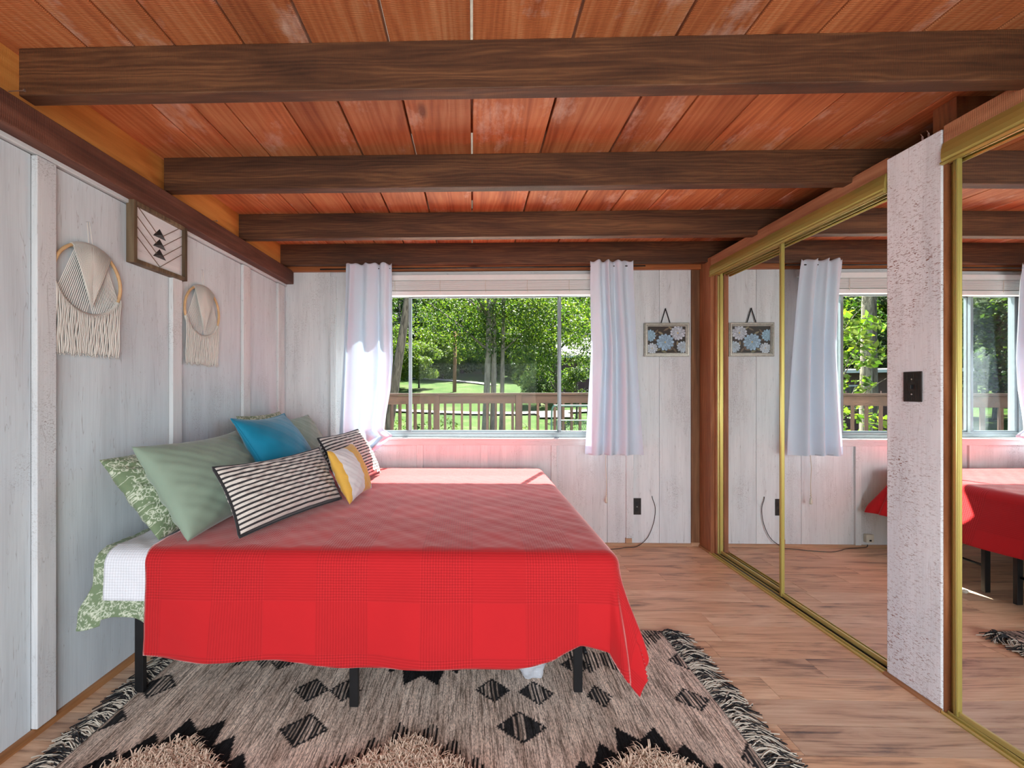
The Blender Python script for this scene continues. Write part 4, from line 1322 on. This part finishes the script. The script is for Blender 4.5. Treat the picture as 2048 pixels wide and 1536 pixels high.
# light switch on the painted post
sw = empty('light_switch', (CX-0.0035, 1.669, 1.217)); tag(sw, 'dark bronze light switch on the whitewashed post', 'light switch')
MB().box(-0.005, 0.0, -0.034, 0.034, -0.060, 0.060).build('plate', M['bronze'], sw, bevel=0.002)
for k in range(9):
    yk = -0.026+k*0.0065
    if abs(yk) < 0.007:
        [MB().box(-0.0062, -0.005, yk-0.0012, yk+0.0012, za, za+0.037).build('rib', M['bronze'], sw) for za in (0.018, -0.055)]
    else:
        MB().box(-0.0062, -0.005, yk-0.0012, yk+0.0012, -0.055, 0.055).build('rib', M['bronze'], sw)
MB().box(-0.016, -0.004, -0.005, 0.005, -0.010, 0.008).build('toggle', M['blackmetal'], sw, bevel=0.002)
for z in (-0.030, 0.030): MB().tube([(-0.0075, 0, z), (-0.005, 0, z)], 0.003, 8).build('screw', M['steel'], sw)

ol = empty('wall_outlet', (1.2755, 3.2155, 0.304)); tag(ol, 'dark bronze outlet plate beside the batten under the right curtain', 'outlet')
MB().box(-0.030, 0.032, -0.005, 0.0, -0.064, 0.064).build('plate', M['bronze'], ol, bevel=0.002)
for z in (-0.026, 0.022): MB().box(-0.013, 0.013, -0.0075, -0.005, z-0.014, z+0.014).build('socket', M['blackmetal'], ol, bevel=0.003)
MB().tube([(0, -0.0075, -0.002), (0, -0.005, -0.002)], 0.003, 8).build('screw', M['steel'], ol)

cab = []
for t in range(41):
    pass
ctrl = [(1.391,3.212,0.385), (1.396,3.209,0.36), (1.412,3.207,0.31), (1.413,3.206,0.25), (1.398,3.205,0.17), (1.36,3.20,0.08), (1.31,3.19,0.03), (1.25,3.17,0.0062), (1.16,3.15,0.0062), (1.06,3.12,0.0062), (0.93,3.10,0.0062), (0.83,3.13,0.0062), (0.74,3.17,0.0062), (0.60,3.18,0.012), (0.575,3.19,0.03)]
def catmull(P, n=6):
    out = []
    P = [Vector(p) for p in P]
    for i in range(len(P)-1):
        p0 = P[max(0, i-1)]; p1 = P[i]; p2 = P[i+1]; p3 = P[min(len(P)-1, i+2)]
        for k in range(n):
            t = k/n
            out.append(0.5*((2*p1)+(-p0+p2)*t+(2*p0-5*p1+4*p2-p3)*t*t+(-p0+3*p1-3*p2+p3)*t**3))
    out.append(P[-1]); return out
o = MB().tube(catmull(ctrl), 0.0026, 6).build('loose_cable', M['cable'], smooth=True)
tag(o, 'thin dark cable drooping from the wall to the floor beside the closet', 'cable')
ad = empty('phone_jack', (0.555, 3.216, 0.075)); tag(ad, 'small cream jack box low on the wall behind the bed foot, seen in mirror', 'jack')
MB().box(-0.028, 0.028, -0.028, 0.0, -0.030, 0.030).build('housing', M['plastic'], ad, bevel=0.003)
MB().box(-0.007, 0.007, -0.031, -0.028, -0.020, -0.008).build('socket', M['blackmetal'], ad)

hk = empty('metal_hook', (CX+0.012, 1.628, 2.178)); tag(hk, 'small bent metal hook on top of the whitewashed post', 'hook')
for dy in (0.0, 0.022):
    MB().obox((0, dy, -0.01), (0.002, dy+0.002, 0.022), 0.006, 0.002).build('prong', M['steel'], hk, bevel=0.0005)
    MB().obox((0.002, dy+0.002, 0.022), (0.0, dy+0.006, 0.034), 0.006, 0.002).build('prong_tip', M['steel'], hk, bevel=0.0005)

# ================================================================== OUTSIDE
def terr(x, y):
    t = lerp_tab([(3.3, -0.9), (8, -0.8), (20, -0.35), (24, -0.12), (27, 0.05), (32, 0.85), (46, 2.5), (60, 5.0), (110, 32.0), (160, 55.0)], y)
    return t + 0.12*math.sin(x*0.35+1)*math.sin(y*0.21) + (0.012*max(0, -x-12)**1.3 if x < -12 else 0)
mb = MB(); gx, gy = 130, 110
for j in range(gy+1):
    y = 3.6 + (160-3.6)*(j/gy)**1.7
    for i in range(gx+1):
        x = -110 + 190*i/gx
        mb.v.append((x, y, terr(x, y)))
for j in range(gy):
    for i in range(gx):
        q0 = j*(gx+1)+i; mb.f.append((q0, q0+1, q0+gx+2, q0+gx+1))
lawn = mb.build('lawn', M['grass'], smooth=True, fix=False); tag(lawn, 'sloping green lawn and hillside beyond the deck', 'lawn', kind='structure')
def strip(pts, w, label, name='garden_path'):
    mb = MB()
    for i, (x, y) in enumerate(pts):
        a = pts[max(0, i-1)]; b = pts[min(len(pts)-1, i+1)]
        d = Vector((b[0]-a[0], b[1]-a[1])).normalized(); nrm = Vector((-d.y, d.x))
        for s_ in (-1, 1):
            px, py = x+nrm.x*w/2*s_, y+nrm.y*w/2*s_
            mb.v.append((px, py, terr(px, py)+0.10))
    for i in range(len(pts)-1): mb.f.append((2*i, 2*i+2, 2*i+3, 2*i+1))
    o = mb.build(name, M['path'], fix=False); tag(o, label, 'path', kind='structure')
strip([(-40+2.5*k, 24.4+0.5*math.sin(k*0.3)+0.03*k) for k in range(30)], 1.1, 'pale gravel drive crossing the lawn behind the deck railing')
strip([(4.5+0.15*math.sin(k), 22.0+k*0.7) for k in range(4)], 1.8, 'pale gravel spur path behind the middle of the railing')
strip([(-7+1.0*k, 46.0-0.10*k*k) for k in range(10)], 1.0, 'pale track curving down the far bank by the pole')

# deck and railing
deck = empty('deck', (0, 3.45, 0)); tag(deck, 'wooden deck outside the window', 'deck', kind='structure')
for k in range(24):
    box('deck_board', -4.2, 4.6, 0.02+k*0.145, 0.02+k*0.145+0.139, -0.07, -0.03, M['deck_floor'], deck)
rail = empty('deck_railing', (-0.58, 6.62, 0)); tag(rail, 'brown wooden deck railing seen through the window', 'railing')
def rseg(a, b, tops, first=True):
    a = Vector(a); b = Vector(b); L = (b-a).length; d = (b-a)/L
    z0, z1 = tops
    o = Vector((-0.58, 6.62, 0))
    def pp(t, z): q = a + d*t; return Vector((q.x, q.y, z)) - o
    MB().obox(pp(-0.02, z0+0.0), pp(L+0.02, z1+0.0), 0.13, 0.035).build('cap_rail', M['deck'], rail, bevel=0.004)
    MB().obox(pp(0, z0-0.085), pp(L, z1-0.085), 0.04, 0.13).build('upper_rail', M['deck'], rail, bevel=0.003)
    MB().obox(pp(0, 0.12), pp(L, 0.12), 0.04, 0.09).build('lower_rail', M['deck'], rail, bevel=0.003)
    n = int(L/0.133)
    for k in range(1, n):
        t = L*k/n
        MB().obox(pp(t, 0.1), pp(t, z0-0.06), 0.038, 0.038, up=(d.x, d.y, 0)).build('baluster', M['deck_z'], rail)
    return
def post(x, y, w=0.095):
    MB().box(x+0.58-w/2, x+0.58+w/2, y-6.62-w/2, y-6.62+w/2, -0.6, 1.145).build('post', M['deck_z'], rail, bevel=0.004)
rseg((-0.58, 6.60, 0), (5.0, 6.75, 0), (1.148, 1.165))
rseg((-0.58, 6.60, 0), (-4.3, 2.95+0.5, 0), (1.148, 1.16))
for x, y in ((-0.58, 6.60), (0.74, 6.64), (2.1, 6.67), (3.4, 6.71), (4.7, 6.74), (-1.95, 5.25), (-3.1, 4.10)): post(x, y)

gate = empty('green_metal_gate', (1.35, 5.9, 0)); tag(gate, 'dark green tubular gate with wire mesh leaning inside the railing', 'gate')
MB().tube(catmull([(-0.22, 0, -0.03), (-0.22, 0, 0.7), (-0.21, 0, 0.94), (-0.17, 0, 0.985), (-0.10, 0, 0.99), (0.9, 0, 0.985)], 5), 0.013, 8).build('frame_tube', M['greenmetal'], gate, smooth=True)
MB().tube([(-0.14, 0, 0.78), (0.9, 0, 0.78)], 0.008, 8).build('cross_bar', M['greenmetal'], gate)
MB().tube([(-0.14, 0, 0.78), (-0.14, 0, -0.03)], 0.008, 8).build('upright_bar', M['greenmetal'], gate)
mb = MB()
for k in range(60):
    x = -0.14 + k*0.03
    for sd in (-1, 1):
        z0_, z1_ = 0.0, 0.78
        x1_ = x + sd*0.5*0.78
        pts = [(x, 0.004, z0_), (x1_, 0.004, z1_)]
        lo, hi = -0.14, 0.9
        def clip(p, q):
            (xa, _, za), (xb, _, zb) = p, q
            ts = [0, 1]
            for lim, s_ in ((lo, 1), (hi, -1)):
                if (xa-lim)*s_ < 0 and (xb-lim)*s_ < 0: return None
                if (xa-lim)*s_ < 0: ts[0] = max(ts[0], (lim-xa)/(xb-xa))
                if (xb-lim)*s_ < 0: ts[1] = min(ts[1], (lim-xa)/(xb-xa))
            if ts[0] >= ts[1]: return None
            f = lambda t: (xa+(xb-xa)*t, 0.004, za+(zb-za)*t)
            return f(ts[0]), f(ts[1])
        c_ = clip(*pts)
        if c_: mb.tube(list(c_), 0.0025, 3, cap=False)
mb.build('wire_mesh', M['greenmetal'], gate, fix=False, kind='stuff')

# foliage
def leaf_cloud(n, centers, size, palette, seed=0, flat=0.0):
    rs = np.random.RandomState(seed)
    cs = np.array([c_[:3] for c_ in centers], np.float32); rr = np.array([c_[3:6] for c_ in centers], np.float32)
    wts = np.prod(rr, axis=1)**0.72; wts /= wts.sum()
    ci = rs.choice(len(centers), n, p=wts)
    d = rs.normal(size=(n, 3)); d /= np.linalg.norm(d, axis=1)[:, None]
    rad = rs.uniform(0.45, 1.0, (n, 1))**0.6
    P = cs[ci] + d*rr[ci]*rad
    nrm = d*0.5 + rs.normal(size=(n, 3))*0.8 + np.array([0, 0, 0.6]); nrm /= np.linalg.norm(nrm, axis=1)[:, None]
    t = rs.normal(size=(n, 3)); t -= nrm*(t*nrm).sum(1)[:, None]; t /= np.linalg.norm(t, axis=1)[:, None]
    b = np.cross(nrm, t)
    s = size*rs.uniform(0.6, 1.25, (n, 1))
    v = np.stack([P - t*s*0.5, P + b*s*0.28 + nrm*s*0.06 - t*s*0.05, P + t*s*0.55, P - b*s*0.28 + nrm*s*0.06 - t*s*0.05], 1).reshape(-1, 3)
    pal = np.array(palette, np.float32)
    c_ = pal[rs.randint(0, len(pal), n)]*rs.uniform(0.6, 0.98, (n, 1))
    c_ = np.repeat(c_, 4, axis=0)
    return v, c_
def cloud_mesh(name, n, centers, size, palette, seed=0):
    v, c_ = leaf_cloud(n, centers, size, palette, seed)
    me = bpy.data.meshes.new(name)
    nf = len(v)//4
    me.vertices.add(len(v)); me.vertices.foreach_set('co', v.astype(np.float32).ravel())
    me.loops.add(nf*4); me.loops.foreach_set('vertex_index', np.arange(nf*4, dtype=np.int32))
    me.polygons.add(nf); me.polygons.foreach_set('loop_start', np.arange(0, nf*4, 4, dtype=np.int32))
    try: me.polygons.foreach_set('loop_total', np.full(nf, 4, dtype=np.int32))
    except Exception: pass
    me.update(calc_edges=True)
    ca = me.color_attributes.new('col', 'FLOAT_COLOR', 'POINT')
    ca.data.foreach_set('color', np.hstack([c_, np.ones((len(c_), 1))]).astype(np.float32).ravel())
    me.materials.append(M['leaf'])
    return me
G1 = [(0.06,0.125,0.018), (0.10,0.165,0.022), (0.035,0.085,0.016), (0.15,0.20,0.03)]
G2 = [(0.028,0.065,0.018), (0.045,0.09,0.018), (0.018,0.045,0.014), (0.07,0.12,0.022)]
G3 = [(0.12,0.175,0.035), (0.17,0.22,0.05), (0.08,0.14,0.03)]
def clusters(n, R_, H_, base, seed, cr=(0.8, 1.5)):
    r_ = random.Random(seed); out = []
    for _ in range(n):
        while True:
            x, y, z = (r_.uniform(-1, 1) for _ in range(3))
            if x*x+y*y+z*z < 1: break
        k = r_.uniform(*cr)
        out.append((x*R_, y*R_, base+H_/2+z*H_/2, k, k, k*0.7))
    return out
def trunk_mb(h, r0, lean=(0, 0), branches=6, seed=0, start=0.35):
    r_ = random.Random(seed); mb = MB()
    pts = []; n = 8
    for k in range(n+1):
        t = k/n; pts.append((lean[0]*t + 0.06*math.sin(t*5+seed)*h*0.06, lean[1]*t, h*t - 0.3*(k == 0)))
    mb.tube(pts, [r0*(1-0.6*k/n)*(1.25 if k == 0 else 1) for k in range(n+1)], 10)
    for b in range(branches):
        t = start + (1-start)*b/max(1, branches)
        i = min(int(t*n), n-1); p_ = Vector(pts[i])
        a = r_.uniform(0, 6.28); L = h*r_.uniform(0.2, 0.35)
        q1 = p_ + Vector((math.cos(a)*L*0.5, math.sin(a)*L*0.5, L*0.45)); q2 = p_ + Vector((math.cos(a)*L, math.sin(a)*L, L*0.8))
        mb.tube([p_, q1, q2], [r0*0.35, r0*0.22, r0*0.07], 6)
    return mb
def make_tree(name, loc, h, r0, n, cl, size, pal, seed, label, cat='tree', group=None, bark='bark', lean=(0, 0), branches=6, start=0.35):
    t = empty(name, loc)
    tag(t, label, cat, group)
    trunk_mb(h, r0, lean, branches, seed, start).build('trunk', M[bark], t, smooth=True)
    me = cloud_mesh('foliage', n, cl, size, pal, seed)
    f = bpy.data.objects.new('foliage', me); COL.objects.link(f); f.parent = t; f['kind'] = 'stuff'
    return t
# woodland: three prototypes then copies
protos = []
WL = ('tall dark green woodland tree on the hillside beyond the lawn', 'mid green woodland tree on the hillside beyond the lawn', 'pale yellow-green woodland tree on the hillside beyond the lawn')
for k, (h, n, pal, R_) in enumerate(((11, 9000, G2, 3.4), (9, 9000, G1, 3.2), (6.5, 8000, G3, 2.6))):
    pr = make_tree('woodland_tree', (0, 60, 0), h*0.8, 0.22, n, clusters(46, R_, h*0.95, 0.4, 20+k, (0.7, 1.35)), 0.30, pal, 31+k, WL[k], group='woodland trees beyond the lawn')
    protos.append(pr)
placed = [False]*3
KIND = ('tall dark green woodland tree', 'mid green woodland tree', 'pale yellow-green woodland tree')
def put(k, x, y, s=1.0, where='far up the hillside'):
    global placed
    if not placed[k]: o = protos[k]; placed[k] = True
    else:
        o = copy_tree(protos[k])
    o.location = (x, y, terr(x, y)-0.2); o.rotation_euler = (0, 0, rng.uniform(0, 6.28)); o.scale = (s, s, s)
    o['label'] = KIND[k] + ' ' + where; o['group'] = 'woodland trees ' + where
for x in range(-26, 24, 4): put(0, x+rng.uniform(-1, 1), 62+rng.uniform(-2, 3), 1.15)
for x in range(-22, 20, 4): put(rng.choice((0, 1)), x+rng.uniform(-1, 1), 53+rng.uniform(-1.5, 2), 1.0, 'in the middle row behind the lawn')
for x in (-14, -10.5, -6.2, -3.4, 2.6, 5.4, 8.4, 12, 15.5): put(rng.choice((1, 2, 1)), x+rng.uniform(-0.5, 0.5), 46+rng.uniform(-1, 2), rng.uniform(0.75, 0.95), 'at the far edge of the lawn')
for k in range(17):      # left side woodland, seen in the mirrors
    a = k/16
    put(rng.choice((0, 0, 1)), -16-22*a+rng.uniform(-1, 1), 40-22*a+rng.uniform(-1, 1), 1.05, 'left of the lawn, seen in the closet mirror')
for k in range(12):
    a = k/11
    put(0, -26-26*a+rng.uniform(-1, 1), 50-22*a+rng.uniform(-1, 1), 1.3, 'deep behind the left woodland, seen in the closet mirror')
for k in range(8): put(rng.choice((0, 1)), -10.5-2.2*k, 27-1.6*k+rng.uniform(-1, 1), 0.75, 'nearest the deck on the left, seen in the closet mirror')

def at(px, Y):   # point seen at pixel column px, at depth Y
    return (px-927)/820*Y - 0.0222*Y
make_tree('pale_bush', (at(838, 38), 38, terr(at(838, 38), 38)), 2.6, 0.10, 9000, clusters(22, 1.9, 4.2, 0.3, 77, (0.5, 0.9)), 0.17, G3, 41, 'pale green bushy tree on the bank left of the utility pole')
make_tree('leafy_bush', (at(797, 36), 36, terr(at(797, 36), 36)), 3.6, 0.10, 8000, clusters(22, 1.5, 5.6, 0.3, 78, (0.5, 0.9)), 0.17, G1, 42, 'leafy green tree at the far left behind the left window bar')
make_tree('round_tree', (at(1078, 28), 28, terr(at(1078, 28), 28)), 2.0, 0.10, 9000, clusters(22, 1.35, 1.9, 0.75, 79, (0.45, 0.75)), 0.12, G2, 43, 'small dark round-crowned tree on the lawn behind the railing')
make_tree('thin_tree', (at(1152, 22), 22, terr(at(1152, 22), 22)), 3.2, 0.06, 3500, clusters(14, 0.9, 2.8, 1.2, 80, (0.35, 0.6)), 0.12, G3, 44, 'thin young tree in front of the far grey-roofed house')
# clump of three tall trunks with bright canopy
for k, (px, w, lab, ln) in enumerate(((969, 0.125, 'left trunk of the tall three-stemmed tree behind the railing', 0.25), (983, 0.11, 'middle trunk of the tall three-stemmed tree behind the railing', 0.2), (1001, 0.085, 'right trunk of the tall three-stemmed tree behind the railing', 0.3))):
    X = at(px, 14)
    cl = [(-1.3+0.3*k, 0.3, 4.4, 1.5, 1.1, 0.9), (-0.4, 0, 3.6, 0.9, 0.8, 0.6), (0.9, 0.2, 4.4, 1.4, 1.2, 0.8), (0.2, 0.1, 5.4, 2.4, 1.6, 1.0), (1.6, 0.3, 3.4, 0.9, 0.8, 0.6)] if k < 2 else [(1.3, 0.3, 3.2, 1.0, 0.8, 0.7), (1.9, 0.2, 4.4, 1.4, 1.2, 0.9), (0.4, 0.2, 4.9, 1.3, 1.0, 0.8), (0.9, 0.2, 2.5, 0.55, 0.5, 0.4)]
    make_tree('tall_tree', (X, 14+0.15*k, -0.8), 9.0, w, 5200, cl, 0.105, G1+G3, 50+k, lab, bark='bark_l', lean=(ln, 0), branches=7, start=0.45)
make_tree('leaning_tree', (at(1128, 17), 17, -0.6), 6.5, 0.10, 9000, [(0.4, 0, 4.6, 1.5, 1.2, 1.0), (-0.8, 0, 4.4, 1.1, 1.0, 0.7), (-1.0, 0.2, 3.2, 0.8, 0.6, 0.5), (1.2, 0, 3.3, 0.8, 0.8, 0.5), (0, 0, 5.6, 1.8, 1.4, 0.8), (-0.3, 0.1, 2.4, 0.5, 0.5, 0.3)], 0.11, G1+G3, 60, 'leaning tree with bright leaves behind the right window bar', lean=(-0.9, 0), branches=8, start=0.25)
make_tree('leaning_tree', (at(762, 8.5), 8.5, -0.8), 7.0, 0.12, 400, [(0.5, 0, 4.4, 0.6, 0.5, 0.3)], 0.10, G3, 61, 'thick leaning dark trunk just outside the left window pane', lean=(0.95, 0), branches=2, start=0.7)
# near trunks seen in the mirror
make_tree('rough_bark_tree', (-4.42, 8.55, -0.9), 8.0, 0.115, 500, [(1.0, -0.5, 4.6, 0.9, 0.7, 0.5)], 0.10, G3, 62, 'rough pale-barked tree beyond the deck, seen in the closet mirror', bark='bark_l', lean=(-0.15, 0), branches=3, start=0.7)
make_tree('rough_bark_tree', (-4.92, 8.85, -0.9), 8.0, 0.10, 500, [(0.4, -0.5, 4.6, 0.9, 0.7, 0.5)], 0.10, G3, 63, 'darker tree just beside the rough pale-barked tree, seen in the mirror', lean=(0.1, 0), branches=3, start=0.7)
make_tree('leafy_sapling', (-2.75, 7.3, -0.9), 3.4, 0.03, 1300, [(-0.1, 0, 2.75, 0.75, 0.5, 0.30), (0.2, 0, 3.2, 0.9, 0.6, 0.3), (-0.2, 0, 2.2, 0.5, 0.3, 0.2), (-0.3, 0, 1.3, 0.9, 0.4, 0.55)], 0.13, G3+[(0.22, 0.42, 0.04)], 64, 'leafy sapling with large bright leaves beyond the deck corner', branches=8, start=0.3)
make_tree('hanging_branch', (-1.55, 8.0, 3.9), 0.4, 0.012, 26, [(0.28, 0, -0.35, 0.14, 0.12, 0.28)], 0.11, [(0.30, 0.50, 0.04)], 65, 'bright yellow-green leaves hanging at the top left of the window', cat='branch', branches=1)
# shrubs behind railing
for k, px in enumerate((800, 835, 905, 1060, 1130)):
    Y = 9.8+0.3*k
    make_tree('meadow_shrub', (at(px, Y), Y, -0.85), 1.2, 0.02, 900, clusters(9, 0.55, 1.1, 0.1, 90+k, (0.2, 0.35)), 0.07, G1+G3, 70+k,
              ('low green shrub behind the railing at the left window pane', 'low green shrub behind the railing left of the corner post', 'bare-stemmed shrub behind the railing right of the corner post', 'low green shrub behind the railing by the second post', 'low green shrub behind the green gate')[k], cat='shrub', branches=8, start=0.1)

# utility pole with wires
px_, py_ = at(909, 34), 34
up = empty('utility_pole', (px_, py_, terr(px_, py_))); tag(up, 'brown wooden utility pole on the lawn with wires', 'pole')
MB().tube([(0, 0, -0.3), (0.05, 0, 5.0)], [0.16, 0.12], 10).build('pole_shaft', M['pole'], up, smooth=True)
MB().obox((-0.1, 0, 4.75), (1.3, 0, 4.7), 0.1, 0.1).build('cross_arm', M['pole'], up)
for k, z in enumerate((4.95, 4.6, 4.2, 3.7)):
    pts = [( -34+1.7*q*1.0, -3, z+1.6-0.0*q + 0.0015*(q*1.7-17)**2 - 0.9*(q/20)) for q in range(21)]
    pts[-1] = (0, 0, z)
    MB().tube(pts, 0.016, 4).build('wire', M['blackmetal'], up)
for k, z in enumerate((4.9, 4.5)):
    MB().tube([(0, 0, z), (9, -2, z-0.5), (22, -4, z+0.1)], 0.016, 4).build('wire', M['blackmetal'], up)

# far house
def house(name, x, y, w, d, z0, zw, zr, label, rot=0.0):
    h = empty(name, (x, y, z0), rot); tag(h, label, 'house')
    box('wall', -w/2, w/2, 0, d, -1.5, zw, M['siding'], h)
    MB().prism([(-0.5, zw), (d/2, zr), (d+0.5, zw), (d+0.5, zw-0.1), (-0.5, zw-0.1)], 'x', -w/2-0.5, w/2+0.5).build('roof', M['roof'], h)
    box('fascia_board', -w/2-0.55, w/2+0.55, -0.56, -0.46, zw-0.12, zw+0.0, M['fascia'], h)
    for k in range(3):
        x0 = -w/2 + w*(0.18+0.3*k)
        wn_ = box('window', x0, x0+0.9, -0.04, 0.02, zw-1.6, zw-0.6, M['fascia'], h)
        box('pane', x0+0.06, x0+0.84, -0.05, -0.03, zw-1.54, zw-0.66, M['bronze'], wn_)
    for k in range(9):
        box('siding_board', -w/2-0.01, w/2+0.01, -0.025, 0.0, -1.4+k*(zw+1.4)/9, -1.4+k*(zw+1.4)/9+0.03, M['siding'], h)
    for k in range(int(w/0.5)):
        box('baluster', -w/2+0.5*k, -w/2+0.5*k+0.06, -1.4, -1.34, -0.4, 0.6, M['siding'], h)
    return h
house('far_house', at(1190, 30)+0.4, 30, 5.2, 5, 1.3, 2.4, 4.1, 'brown house with grey roof and white fascia at the right of the window view')
house('brown_house', -12.4, 17.2, 6.5, 5, 0.6, 1.45, 1.62, 'brown house with pale roof edge beyond the trees, seen in the closet mirror', 0.5)
